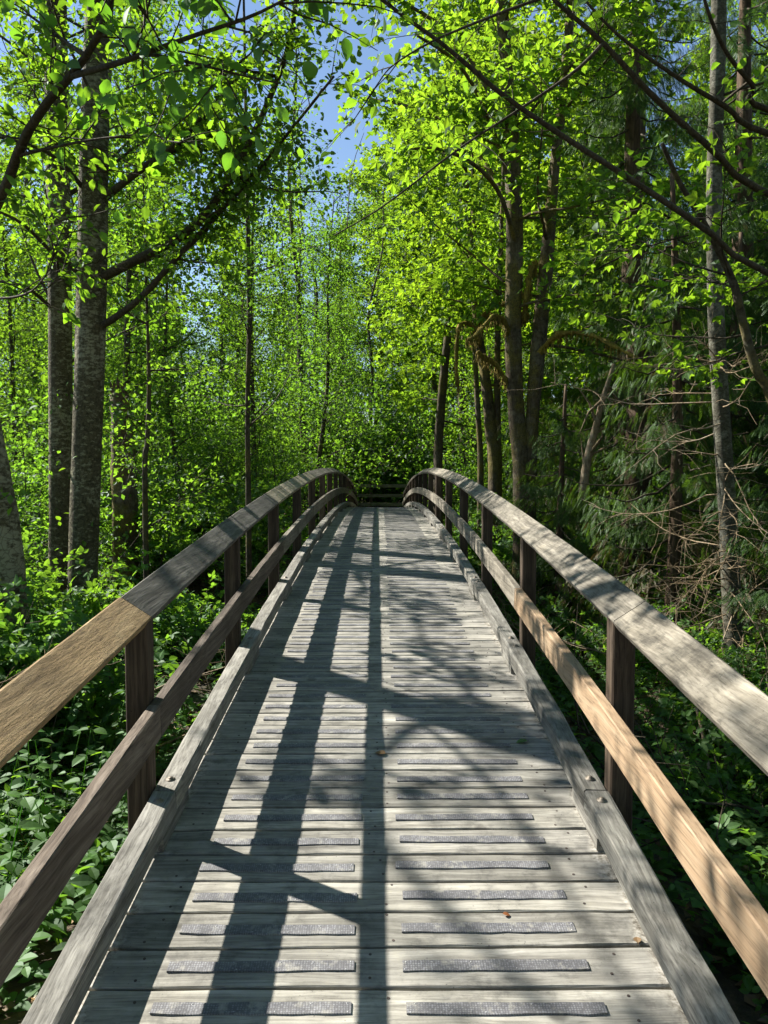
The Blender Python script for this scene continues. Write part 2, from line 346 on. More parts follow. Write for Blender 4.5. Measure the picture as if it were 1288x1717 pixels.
def grip_material():
    m, nt = new_mat('grip_mesh'); L = nt.links.new
    tc = N(nt, 'ShaderNodeTexCoord')
    ch = N(nt, 'ShaderNodeTexVoronoi', Scale=150.0, Randomness=0.25); L(tc.outputs['Object'], ch.inputs['Vector'])
    nz = N(nt, 'ShaderNodeTexNoise', Scale=400.0, Detail=2.0); L(tc.outputs['Object'], nz.inputs['Vector'])
    n2 = N(nt, 'ShaderNodeTexNoise', Scale=9.0, Detail=3.0); L(tc.outputs['Object'], n2.inputs['Vector'])
    c = ramp(nt, ch.outputs['Distance'], [(0.15, (0.28, 0.285, 0.31)), (0.42, (0.19, 0.195, 0.215)), (0.6, (0.10, 0.10, 0.11))])
    c = mix(nt, c, ramp(nt, n2.outputs[0], [(0.3, (0.55, 0.55, 0.55)), (0.7, (1.25, 1.22, 1.15))]), 0.9, 'MULTIPLY')
    oi = N(nt, 'ShaderNodeObjectInfo'); n3 = N(nt, 'ShaderNodeTexNoise', Scale=22.0, Detail=5.0, Roughness=0.7, noise_dimensions='4D'); L(tc.outputs['Object'], n3.inputs['Vector']); L(math_(nt, 'MULTIPLY', oi.outputs['Random'], 50.0), n3.inputs['W'])
    c = mix(nt, c, (0.27, 0.26, 0.23), ramp(nt, n3.outputs[0], [(0.54, (0, 0, 0)), (0.66, (0.8, 0.8, 0.8))]))
    bs = N(nt, 'ShaderNodeBsdfPrincipled', Roughness=0.7); L(c, bs.inputs['Base Color'])
    b = N(nt, 'ShaderNodeBump', Strength=0.6, Distance=0.002, invert=True); L(ch.outputs['Distance'], b.inputs['Height']); L(b.outputs[0], bs.inputs['Normal'])
    o = N(nt, 'ShaderNodeOutputMaterial'); L(bs.outputs[0], o.inputs[0]); return m
M['grip'] = grip_material()

# ------------------------------------------------------------------ the footbridge
CR, YC, RISE, HALF = 0.735, 13.0, 0.74, 13.0
def deck(y): return CR - RISE * ((y - YC) / HALF) ** 2
def slope(y): return math.atan(-2 * RISE * (y - YC) / HALF ** 2)
Y0, Y1 = -0.86, 26.14
bridge = thing('footbridge', 'arched grey timber footbridge with plank deck and railings on both sides', 'bridge', (0, Y0, deck(Y0)))
BL = np.array(bridge.location)

def sweep(g, ya, yb, section, seg=None, rng=None, wob=0.0, mat=0):
    n = seg or max(2, int((yb - ya) / 0.22) + 1)
    ys = np.linspace(ya, yb, n + 1); k = len(section); V = []
    for y in ys:
        a = slope(y); z = deck(y)
        dx = rng.normal(0, wob, (k, 2)) if rng is not None else np.zeros((k, 2))
        for (x, h), d in zip(section, dx): V.append((x + d[0], y - (h + d[1]) * math.sin(a), z + (h + d[1]) * math.cos(a)))
    F = [(i * k + j, i * k + (j + 1) % k, (i + 1) * k + (j + 1) % k, (i + 1) * k + j) for i in range(n) for j in range(k)]
    F += [tuple(range(k - 1, -1, -1)), tuple(n * k + j for j in range(k))]
    g.add(V, F, mat)
def rect(xc, hc, w, h, rot=0.0, b=0.004):
    w, h = w / 2, h / 2; c, s = math.cos(rot), math.sin(rot)
    P = [(-w + b, -h), (w - b, -h), (w, -h + b), (w, h - b), (w - b, h), (-w + b, h), (-w, h - b), (-w, -h + b)]
    return [(xc + x * c - y * s, hc + x * s + y * c) for x, y in P]
def bpart(name, g, mat, y=None, smooth=False):
    """a bridge part with its own origin (so its grain is its own)"""
    o = np.array([0, y if y is not None else 0.0, deck(y) if y is not None else 0.0])
    return obj(name, g.mesh(name, mat, smooth, o), bridge, o - BL)

rng = np.random.default_rng(11)
PITCHY = 0.1435; PW = 0.1352; PLANK_X = 0.785
plank_meshes = []
for k in range(7):
    g = Geo(); n = 16; xs = np.linspace(-PLANK_X, PLANK_X, n + 1)
    wa = np.cumsum(rng.normal(0, .0010, n + 1)); wb = np.cumsum(rng.normal(0, .0010, n + 1)); wa -= wa.mean(); wb -= wb.mean()
    V = []
    for i, x in enumerate(xs):
        a, b_ = -PW / 2 + wa[i], PW / 2 + wb[i]; ch = .0022 + abs(rng.normal(0, .0012)); cup = rng.normal(0, .0006)
        for y, z in [(a, -.04), (a, -ch), (a + ch, cup), (b_ - ch, cup), (b_, -ch), (b_, -.04)]: V.append((x, y, z))
    F = [(i * 6 + j, (i + 1) * 6 + j, (i + 1) * 6 + (j + 1) % 6, i * 6 + (j + 1) % 6) for i in range(n) for j in range(6)]
    F += [tuple(range(6)), tuple(n * 6 + j for j in range(5, -1, -1))]
    g.add(V, F)
    for nx in (-.62, 0.02, .62):
        for ny in (-.042, .042):
            cx, cyy = nx + rng.normal(0, .012), ny + rng.normal(0, .006); an = np.arange(6) * math.pi / 3; ra = .0042
            g.add([(cx + ra * math.cos(t), cyy + ra * math.sin(t), -.001) for t in an] + [(cx + ra * math.cos(t), cyy + ra * math.sin(t), .0012) for t in an],
                  [(i, (i + 1) % 6, 6 + (i + 1) % 6, 6 + i) for i in range(6)] + [tuple(range(6, 12))], 1)
    plank_meshes.append(g.mesh('deck_plank', [M['plank'], M['nail']]))
strip_meshes = []
for k in range(3):
    g = Geo(); n = 10; xs = np.linspace(-.243, .243, n + 1); V = []
    for i, x in enumerate(xs):
        d = rng.normal(0, .0008); w = .0185 + rng.normal(0, .0010); h = .003 + abs(rng.normal(0, .0008))
        V += [(x, -w + d, -.002), (x, -w + d, h), (x, w + d, h), (x, w + d, -.002)]
    F = [(i * 4 + j, (i + 1) * 4 + j, (i + 1) * 4 + (j + 1) % 4, i * 4 + (j + 1) % 4) for i in range(n) for j in range(4)]
    F += [(0, 1, 2, 3), (n * 4 + 3, n * 4 + 2, n * 4 + 1, n * 4)]
    g.add(V, F)
    for x in (-.236, -.14, -.05, .06, .15, .236):
        for y in ([-.013, .013] if abs(x) > .2 else [rng.choice([-.012, .012])]):
            a = np.arange(6) * math.pi / 3; cx, cyy = x + rng.normal(0, .006), y
            V = [(cx + .0024 * math.cos(t), cyy + .0024 * math.sin(t), .0035) for t in a] + [(cx, cyy, .0054)]
            g.add(V, [(i, (i + 1) % 6, 6) for i in range(6)], 1)
    strip_meshes.append(g.mesh('grip_strip', [M['grip'], M['screw']]))
nails = Geo()
i = 0; y = Y0 + 0.08
while y < Y1:
    a = slope(y)
    p = obj('deck_plank', plank_meshes[int(rng.integers(7))], bridge, np.array([rng.normal(0, .006), y, deck(y) + rng.normal(0, .0008)]) - BL)
    fl = rng.random() < .5
    p.rotation_euler = ((-a if fl else a) + rng.normal(0, .003), rng.normal(0, .0006), rng.normal(0, .0012) + (math.pi if fl else 0))
    if y < 20.5:
        for s in (-1, 1):
            st = obj('grip_strip', strip_meshes[int(rng.integers(3))], p)
            st.location = (s * .307 + rng.normal(0, .004), rng.normal(0, .004), .0005)
            st.rotation_euler = (0, 0, rng.normal(0, .004))
    y += PITCHY; i += 1
DECK_N = i
# posts
POST_Y = [-0.72 + 1.67 * k for k in range(17)]
POST_X0, POST_W = 0.79, 0.078
TILT = R(34)
for s in (-1, 1):
    for k, py in enumerate(POST_Y):
        g = Geo(); x0, x1 = sorted((s * POST_X0, s * (POST_X0 + POST_W)))
        z0 = deck(py) - 0.62; zi = deck(py) + 0.728; zo = zi + POST_W * math.tan(TILT) * .95
        za, zb = (zi, zo) if s > 0 else (zo, zi)
        b = .005; y0, y1 = py - POST_W / 2, py + POST_W / 2
        P = [(x0 + b, y0), (x1 - b, y0), (x1, y0 + b), (x1, y1 - b), (x1 - b, y1), (x0 + b, y1), (x0, y1 - b), (x0, y0 + b)]
        V = [(x, y_, z0) for x, y_ in P] + [(x, y_, za + (zb - za) * (x - x0) / (x1 - x0)) for x, y_ in P]
        F = [(i, (i + 1) % 8, 8 + (i + 1) % 8, 8 + i) for i in range(8)] + [tuple(range(7, -1, -1)), tuple(range(8, 16))]
        g.add(V, F); bpart('post', g, M['post'], py)
# top rails, middle rails, curbs: boards two bays long
PART_LABEL = {'rough_tan_wood': 'rough sawn tan replacement board', 'new_pine_wood': 'new pale orange pine board', 'pale_rail_wood': 'paler tan grey board', 'dark_rail_wood': 'dark charcoal grey board', 'brown_rail_wood': 'dark weathered brown board'}
def boards(joints, section, mats, name, gap=.004, wob=.0006):
    for k in range(len(joints) - 1):
        g = Geo(); sweep(g, joints[k] + gap / 2, joints[k + 1] - gap / 2, section, rng=rng, wob=wob)
        mt = mats.get(k, mats['*']); o = bpart(name, g, mt, (joints[k] + joints[k + 1]) / 2)
        if mt.name in PART_LABEL: o['label'] = PART_LABEL[mt.name]
TR_W, TR_T = 0.128, 0.038
def top_section(s):
    xi, hi = POST_X0 - 0.006, 0.700          # lower inner corner of the tilted cap
    c, sn = math.cos(TILT), math.sin(TILT)
    xc = xi + TR_W / 2 * c - TR_T / 2 * sn + .018; hc = hi + TR_W / 2 * sn + TR_T / 2 * c
    P = rect(0, 0, TR_W, TR_T, TILT); P = [(xc + x, hc + h) for x, h in P]
    return P if s > 0 else [(-x, h) for x, h in reversed(P)]
JO = [Y0, POST_Y[2]] + [POST_Y[k] for k in (4, 6, 8, 10, 12, 14)] + [Y1]
JE = [Y0, POST_Y[1], POST_Y[3]] + [POST_Y[k] for k in (5, 7, 9, 11, 13, 15)] + [Y1]
boards([JO[0], JO[1] + .06] + JO[2:], top_section(-1), {0: M['tan_rail'], 1: M['dark_rail'], 2: M['pale_rail'], '*': M['grey']}, 'top_rail')
boards(JO, top_section(1), {'*': M['grey']}, 'top_rail')
MID_T, MID_H, MID_C = 0.040, 0.118, 0.382
def mid_section(s): return rect(s * (POST_X0 - MID_T / 2 - .001), MID_C, MID_T, MID_H)
boards(JO, mid_section(-1), {0: M['brown_rail'], 1: M['brown_rail'], '*': M['grey']}, 'middle_rail')
boards(JE, mid_section(1), {0: M['new_rail'], 1: M['new_rail'], '*': M['grey']}, 'middle_rail')
CB_W, CB_H, CB_Z = 0.080, 0.080, 0.048
CB_X = 0.708 + CB_W / 2
for s in (-1, 1):
    boards(JO if s < 0 else JO, rect(s * CB_X, CB_Z + CB_H / 2, CB_W, CB_H, b=.006), {'*': M['curb']}, 'curb_rail', gap=.007, wob=.0012)
    for k, py in enumerate(POST_Y):
        g = Geo(); a_, b_ = max(Y0, py - .16), min(Y1, py + .17)
        sweep(g, a_, b_, rect(s * CB_X, CB_Z / 2, CB_W - .004, CB_Z), 2, mat=0); bpart('curb_block', g, M['curb'], py)
        for dy in (-.07, .08):
            if not Y0 + .05 < py + dy < Y1 - .05: continue
            g = Geo(); an = np.arange(10) * math.pi / 5; yy = py + dy; a = slope(yy)
            V = [(.017 * math.cos(t), .017 * math.sin(t), -.004) for t in an] + [(.017 * math.cos(t), .017 * math.sin(t), .003) for t in an]
            V += [(.009 * math.cos(t), .009 * math.sin(t), .003) for t in an] + [(.0085 * math.cos(t), .0085 * math.sin(t), .010) for t in an]
            F = [(r * 10 + i, r * 10 + (i + 1) % 10, r * 10 + 10 + (i + 1) % 10, r * 10 + 10 + i) for r in range(3) for i in range(10)] + [tuple(range(30, 40))]
            g.add(V, F); h = CB_Z + CB_H
            o = obj('bolt', g.mesh('bolt', M['bolt'], True), bridge, np.array([s * CB_X, yy - h * math.sin(a), deck(yy) + h * math.cos(a)]) - BL)
            o.rotation_euler = (a, 0, 0)
for x in (-.62, 0, .62):
    g = Geo(); sweep(g, Y0, Y1, rect(x, -.04 - .15, .13, .296), 40); bpart('girder', g, M['beam'], YC)

# ------------------------------------------------------------------ terrain, creek, path
def sm(t): t = np.clip(t, 0, 1); return t * t * (3 - 2 * t)
_nr = np.random.default_rng(5); _nw = [(f, *_nr.uniform(0, 6.28, 2), _nr.uniform(0, 3.14)) for f in (0.35, 0.6, 1.1, 1.9, 3.1, 4.7)]
def wob(x, y):
    h = 0
    for f, a, b, d in _nw:
        u = x * math.cos(d) + y * math.sin(d); v = -x * math.sin(d) + y * math.cos(d)
        h = h + np.sin(f * u + a) * np.sin(f * v * .8 + b) * .10 / f ** .8
    return h
def ground(x, y):
    x = np.asarray(x, float); y = np.asarray(y, float)
    z = -0.50 + 0.50 * sm((-x - 1.3) / 2.4) - 0.40 * sm((x - .4) / 1.5) * (1 - sm((x - 5.5) / 5))
    z = z - 0.75 * np.exp(-((y - 11.5 - .18 * x) / 2.6) ** 2)
    z = z + 0.35 * sm((y - 20) / 6) + .14 * np.clip(y - 34, 0, 60) + .05 * np.clip(np.abs(x) - 9, 0, 40)
    z = z + wob(x, y)
    near = (1 - sm((np.abs(x) - .9) / .8)) * (sm((-.2 - y) / .8) + sm((y - 25.2) / .8))
    zl = np.where(y < 13, deck(Y0) - .05, deck(Y1) - .05)
    return z * (1 - near) + zl * near
def G(x, y): return float(ground(x, y))

def soil_material():
    m, nt = new_mat('forest_soil'); L = nt.links.new
    tc = N(nt, 'ShaderNodeTexCoord')
    n1 = N(nt, 'ShaderNodeTexNoise', Scale=1.3, Detail=6.0, Roughness=0.65); L(tc.outputs['Object'], n1.inputs['Vector'])
    n2 = N(nt, 'ShaderNodeTexNoise', Scale=28.0, Detail=6.0, Roughness=0.7); L(tc.outputs['Object'], n2.inputs['Vector'])
    vo = N(nt, 'ShaderNodeTexVoronoi', Scale=16.0); L(tc.outputs['Object'], vo.inputs['Vector'])
    c = ramp(nt, n2.outputs[0], [(0.3, (0.022, 0.016, 0.010)), (0.55, (0.06, 0.042, 0.026)), (0.75, (0.13, 0.092, 0.055))])
    lit = ramp(nt, vo.outputs['Color'], [(0.2, (0.05, 0.035, 0.02)), (0.6, (0.14, 0.085, 0.04)), (0.9, (0.22, 0.15, 0.08))])
    c = mix(nt, c, lit, ramp(nt, n1.outputs[0], [(0.42, (0, 0, 0)), (0.6, (0.7, 0.7, 0.7))]))
    c = mix(nt, c, (0.035, 0.05, 0.012), ramp(nt, n1.outputs[0], [(0.3, (0.75, 0.75, 0.75)), (0.44, (0, 0, 0))]))
    bs = N(nt, 'ShaderNodeBsdfPrincipled', Roughness=0.95); L(c, bs.inputs['Base Color'])
    h = math_(nt, 'ADD', n2.outputs[0], vo.outputs['Distance'])
    b = N(nt, 'ShaderNodeBump', Strength=0.9, Distance=0.05); L(h, b.inputs['Height']); L(b.outputs[0], bs.inputs['Normal'])
    o = N(nt, 'ShaderNodeOutputMaterial'); L(bs.outputs[0], o.inputs[0]); return m
M['soil'] = soil_material()
def grid_mesh(name, xs, ys, fz, mat):
    X, Yg = np.meshgrid(xs, ys); V = np.stack([X, Yg, fz(X, Yg)], -1).reshape(-1, 3); nx = len(xs)
    i = np.arange(len(ys) - 1)[:, None] * nx + np.arange(nx - 1)[None, :]
    q = np.stack([i, i + 1, i + nx + 1, i + nx], -1).reshape(-1)
    g = Geo(); g.add_arr(V, q, np.full(i.size, 4)); return g.mesh(name, mat, True)
xs = np.concatenate([np.linspace(-300, -24, 14)[:-1], np.linspace(-24, 24, 161), np.linspace(24, 300, 14)[1:]])
ys = np.concatenate([np.linspace(-150, -8, 8)[:-1], np.linspace(-8, 50, 194), np.linspace(50, 400, 20)[1:]])
o = obj('ground', grid_mesh('ground', xs, ys, ground, M['soil'])); o['kind'] = 'structure'
def water_material():
    m, nt = new_mat('creek_water'); L = nt.links.new
    tc = N(nt, 'ShaderNodeTexCoord'); n1 = N(nt, 'ShaderNodeTexNoise', Scale=5.0, Detail=3.0); L(tc.outputs['Object'], n1.inputs['Vector'])
    bs = N(nt, 'ShaderNodeBsdfPrincipled', Roughness=0.06); bs.inputs['Base Color'].default_value = (0.025, 0.022, 0.014, 1)
    b = N(nt, 'ShaderNodeBump', Strength=0.25, Distance=0.03); L(n1.outputs[0], b.inputs['Height']); L(b.outputs[0], bs.inputs['Normal'])
    o = N(nt, 'ShaderNodeOutputMaterial'); L(bs.outputs[0], o.inputs[0]); return m
M['water'] = water_material()
g = Geo(); xx = np.linspace(-9, 13, 45); V = []
for x in xx:
    for d in (-1.7, 1.7): V.append((x, 11.5 + .18 * x + d, -1.33 + (.30 * float(sm((-x - 1.3) / 2.4)))))
g.add(V, [(2 * i, 2 * i + 2, 2 * i + 3, 2 * i + 1) for i in range(len(xx) - 1)])
o = obj('creek', g.mesh('creek', M['water'], True)); o['kind'] = 'structure'
M['gravel'] = plain('path_gravel', (0.17, 0.15, 0.12), 0.95, 0, 0.5, 40)
def path_z(X, Yg): return ground(X, Yg) + .012
o = obj('path', grid_mesh('path', np.linspace(-1.0, 1.0, 9), np.linspace(26.15, 28.2, 9), path_z, M['gravel'])); o['kind'] = 'structure'
o = obj('path', grid_mesh('path', np.linspace(-1.0, 1.0, 9), np.linspace(-6, -0.87, 20), path_z, M['gravel'])); o['kind'] = 'structure'

# the rail fence where the path turns beyond the bridge
fy = 28.6; fz0 = G(0, fy)
fence = thing('rail_fence', 'dark weathered wooden rail fence across the far end of the footbridge', 'fence', (0, fy, fz0))
for x in (-2.4, -0.35, 1.75):
    g = Geo(); box(g, -.06, .06, -.06, .06, -.4, 1.12, bev=.01); obj('post', g.mesh('post', M['post']), fence, (x, 0, G(x, fy) - fz0))
for h in (.30, .62, .98):
    for xa, xb in ((-2.5, -.36), (-.34, 1.85)):
        g = Geo(); box(g, xa, xb, -.10, -.055, h - .06, h + .06, bev=.008); obj('rail', g.mesh('rail', M['fence']), fence)

# ------------------------------------------------------------------ plants
M['alder_leaf'] = leaf_mat('alder_leaf', (0.055, 0.125, 0.017), (0.225, 0.44, 0.020), .03, .60)
M['near_leaf'] = leaf_mat('near_alder_leaf', (0.052, 0.125, 0.018), (0.17, 0.40, 0.022), .05, .58, vary=.0, yellow=0.0)
M['maple_leaf'] = leaf_mat('maple_leaf', (0.065, 0.138, 0.017), (0.275, 0.48, 0.022), .025, .60, yellow=.35)
M['wood_leaf'] = leaf_mat('woodland_leaf', (0.056, 0.127, 0.019), (0.205, 0.41, 0.026), .025, .58, yellow=.3)
M['shrub_leaf'] = leaf_mat('shrub_leaf', (0.054, 0.127, 0.021), (0.19, 0.40, 0.026), .025, .55, rough=.5)
M['nettle_leaf'] = leaf_mat('nettle_leaf', (0.065, 0.155, 0.034), (0.19, 0.40, 0.03), .025, .5, rough=.55)
M['cedar_leaf'] = leaf_mat('cedar_foliage', (0.045, 0.10, 0.022), (0.10, 0.21, 0.02), .02, .4, yellow=.25, rough=.45)
M['dry_leaf'] = leaf_mat('dry_cedar_foliage', (0.12, 0.09, 0.04), (0.12, 0.09, 0.03), .05, .3, yellow=.3)
M['fern_leaf'] = leaf_mat('fern_leaf', (0.045, 0.10, 0.02), (0.12, 0.24, 0.02), .015, .45, rough=.65)
M['alder_bark'] = bark('alder_bark', (0.045, 0.038, 0.023), (0.12, 0.105, 0.068), (0.29, 0.28, 0.20), .75, scale=13, stretch=.9, bump=.8, pst=2.0)
M['birch_bark'] = bark('birch_bark', (0.045, 0.042, 0.033), (0.11, 0.105, 0.085), (0.24, 0.24, 0.21), .5, scale=11, stretch=1.6, bump=.5)
M['maple_bark'] = bark('mossy_maple_bark', (0.042, 0.032, 0.023), (0.115, 0.088, 0.062), (0.17, 0.155, 0.12), .45, moss=.32, scale=9)
M['dark_bark'] = bark('dark_bark', (0.035, 0.028, 0.02), (0.09, 0.075, 0.055), (0.13, 0.125, 0.10), .4, moss=.12, scale=12)
M['cedar_bark'] = bark('cedar_bark', (0.05, 0.033, 0.024), (0.13, 0.088, 0.062), (0.16, 0.12, 0.09), .3, scale=10, stretch=.12)
M['twig'] = bark('twig_bark', (0.035, 0.03, 0.022), (0.085, 0.07, 0.052), (0.12, 0.11, 0.085), .3, scale=20)
M['dead_wood'] = bark('dead_wood', (0.14, 0.10, 0.065), (0.34, 0.26, 0.18), (0.38, 0.34, 0.28), .4, scale=14, stretch=.2)
M['moss'] = bark('branch_moss', (0.07, 0.06, 0.015), (0.26, 0.19, 0.04), (0.36, 0.27, 0.05), .6, moss=.3, scale=20)

def lights_deck(P, r):
    """keeps clear most of the air between the sun and the near deck (the gap the sun comes through)"""
    t = (P[:, 2] - 0.35) / TO_SUN[2]; q = P - TO_SUN[None, :] * t[:, None]
    inb = (q[:, 0] > -1.6) & (q[:, 0] < 1.15) & (q[:, 1] > -0.5) & (q[:, 1] < 8.6)
    # dapple: patches that still shade the deck, more of them further along and on the far half
    pat = np.sin(2.9 * q[:, 1] + 2.2 * q[:, 0] + .6) * np.sin(1.9 * q[:, 1] - 3.1 * q[:, 0] + 1.1) + .5 * np.sin(7.1 * q[:, 1] + 4 * q[:, 0])
    thr = .68 - .09 * np.clip(q[:, 1] - 3, 0, 9) - .80 * (q[:, 0] > 0.0)
    side = (q[:, 0] > -5.5) & (q[:, 0] <= -1.6) & (q[:, 1] > 0) & (q[:, 1] < 9)
    keep = ~inb | (pat > thr)
    keep &= ~side | (r < .22)
    return keep

class Grow:
    """collects limbs (wood) and leaves of one plant in world or local coordinates"""
    def __init__(self, seed, leafT, leaf_size, cull=None, flat=.55, droop=.25, spread=.12, wide=1.0):
        self.r = np.random.default_rng(seed); self.wood = Geo(); self.leaf = Geo(); self.limbs = []; self.single = None; self.T = leafT; self.ls = leaf_size
        self.cull = cull; self.flat = flat; self.droop = droop; self.spread = spread; self.wide = wide
    def put(self, P, ax, size=None):
        r = self.r; n = len(P)
        if n == 0: return
        if self.cull is not None:
            k = self.cull(P, r.random(n)); P = P[k]; ax = ax[k]; n = len(P)
        if n == 0: return
        a = unit(ax + r.normal(0, .75, (n, 3)) + np.array([0, 0, -self.droop]))
        nr = unit(np.array([0, 0, 1.0]) * self.flat * 1.6 + r.normal(0, .6, (n, 3)))
        S = (size or self.ls) * r.uniform(.65, 1.25, n)
        if self.single is not None: self.single.append((P + a * S[:, None] * .27, a, nr, S)); return
        leaves(self.leaf, P, a, nr, S, self.T, 0, self.wide)
    def twig(self, p, d, L, rad, nleaf, sides=3):
        r = self.r; n = 4
        P = [p]; d = unit(d)
        for i in range(n):
            d = unit(d + r.normal(0, .16, 3) + np.array([0, 0, -.05])); P.append(P[-1] + d * L / n)
        P = np.array(P)
        if rad > 0: tube(self.wood, P, np.linspace(rad, rad * .35, n + 1), sides, cap=False)
        if nleaf:
            t = r.uniform(.15, 1.05, nleaf) * n; i = np.clip(t.astype(int), 0, n - 1); f = (t - i)[:, None]
            Q = P[i] * (1 - f) + P[i + 1] * f + r.normal(0, self.spread if self.single is None else .004, (nleaf, 3)) * np.array([1, 1, .55])
            self.put(Q, (P[i + 1] - P[i]) / (L / n))
        return P
    def limb(self, P, r0, r1, ntw, tl, nleaf, twr=.006, sides=6, t0=.2, resamp=9, rough=0.0, up=.15):
        """limb through the points P with leafy twigs along it"""
        r = self.r; P = resample(P, resamp) if len(P) < resamp else np.asarray(P)
        n = len(P); tube(self.wood, P, np.linspace(r0, r1, n), sides, rough=rough, rng=r)
        T = np.gradient(P, axis=0)
        for k in range(ntw):
            t = r.uniform(t0, 1.0) * (n - 1); i = min(int(t), n - 2); f = t - i
            p = P[i] * (1 - f) + P[i + 1] * f
            d = unit(T[i]) * r.uniform(.2, .9) + unit(r.normal(0, 1, 3) * np.array([1, 1, .45])) * .9 + np.array([0, 0, up])
            self.twig(p, d, tl * r.uniform(.5, 1.25), twr, nleaf)
    def arc(self, p, az, elev, L, bend, n=7, jit=.10):
        r = self.r; d = np.array([math.cos(az) * math.cos(elev), math.sin(az) * math.cos(elev), math.sin(elev)]); P = [np.array(p, float)]
        for i in range(n):
            d = unit(d + np.array([0, 0, bend / n]) + r.normal(0, jit, 3)); P.append(P[-1] + d * L / n)
        return np.array(P)
    def finish(self, name, label, cat, trunkG, base, mats, group=None):
        """thing > trunk, branches, crown"""
        th = thing(name, label, cat, base, group); kids = []
        if trunkG is not None: kids.append(obj('trunk', trunkG.mesh('trunk', mats[0], True, base), th))
        for lg in self.limbs: kids.append(obj('limb', lg.mesh('limb', mats[1], True, base), th))
        if self.wood.n: kids.append(obj('branches', self.wood.mesh('branches', mats[1], True, base), th)); kids[-1]['kind'] = 'stuff'
        if self.leaf.n: kids.append(obj('crown', self.leaf.mesh('crown', mats[2], False, base), th)); kids[-1]['kind'] = 'stuff'
        KIDS[th.name] = kids
        return th

def trunk_px(spec, Y, rng, n=26, sides=16, rough=.05, flare=1.5, lean_y=0.0):
    """trunk through photograph pixels (px, py, width_px), top first, at distance Y; root goes into the ground"""
    C = []; rad = []
    for k, (px, py, w) in enumerate(spec):
        yk = Y + lean_y * (1 - k / max(1, len(spec) - 1)); C.append(at(px, py, yk)); rad.append(w / FPX * yk / 2)
    C = C[::-1]; rad = rad[::-1]
    gz = G(C[0][0], C[0][1])
    C = [np.array([C[0][0], C[0][1], gz - .3])] + C; rad = [rad[0] * flare] + rad
    P = resample(C, n); rr = np.interp(np.linspace(0, len(rad) - 1, n), range(len(rad)), rad)
    g = Geo(); tube(g, P, rr, sides, rough=rough, rng=rng)
    return g, P, rr, np.array([C[0][0], C[0][1], gz])
def along(P, z):
    i = int(np.clip(np.searchsorted(P[:, 2], z), 1, len(P) - 1)); f = (z - P[i - 1, 2]) / (P[i, 2] - P[i - 1, 2] + 1e-9)
    return P[i - 1] * (1 - f) + P[i] * f
def extend(P, rr, L, lean=(0, 0)):
    d = unit(P[-1] - P[-4]); Q = [P[-1] + d * L * t + np.array([lean[0], lean[1], 0]) * t * t * L for t in np.linspace(.12, 1, 8)]
    return np.vstack([P, Q]), np.concatenate([rr, np.linspace(rr[-1], rr[-1] * .25, 9)[1:]])

def px_path(pts): return np.array([at(*p) for p in pts])

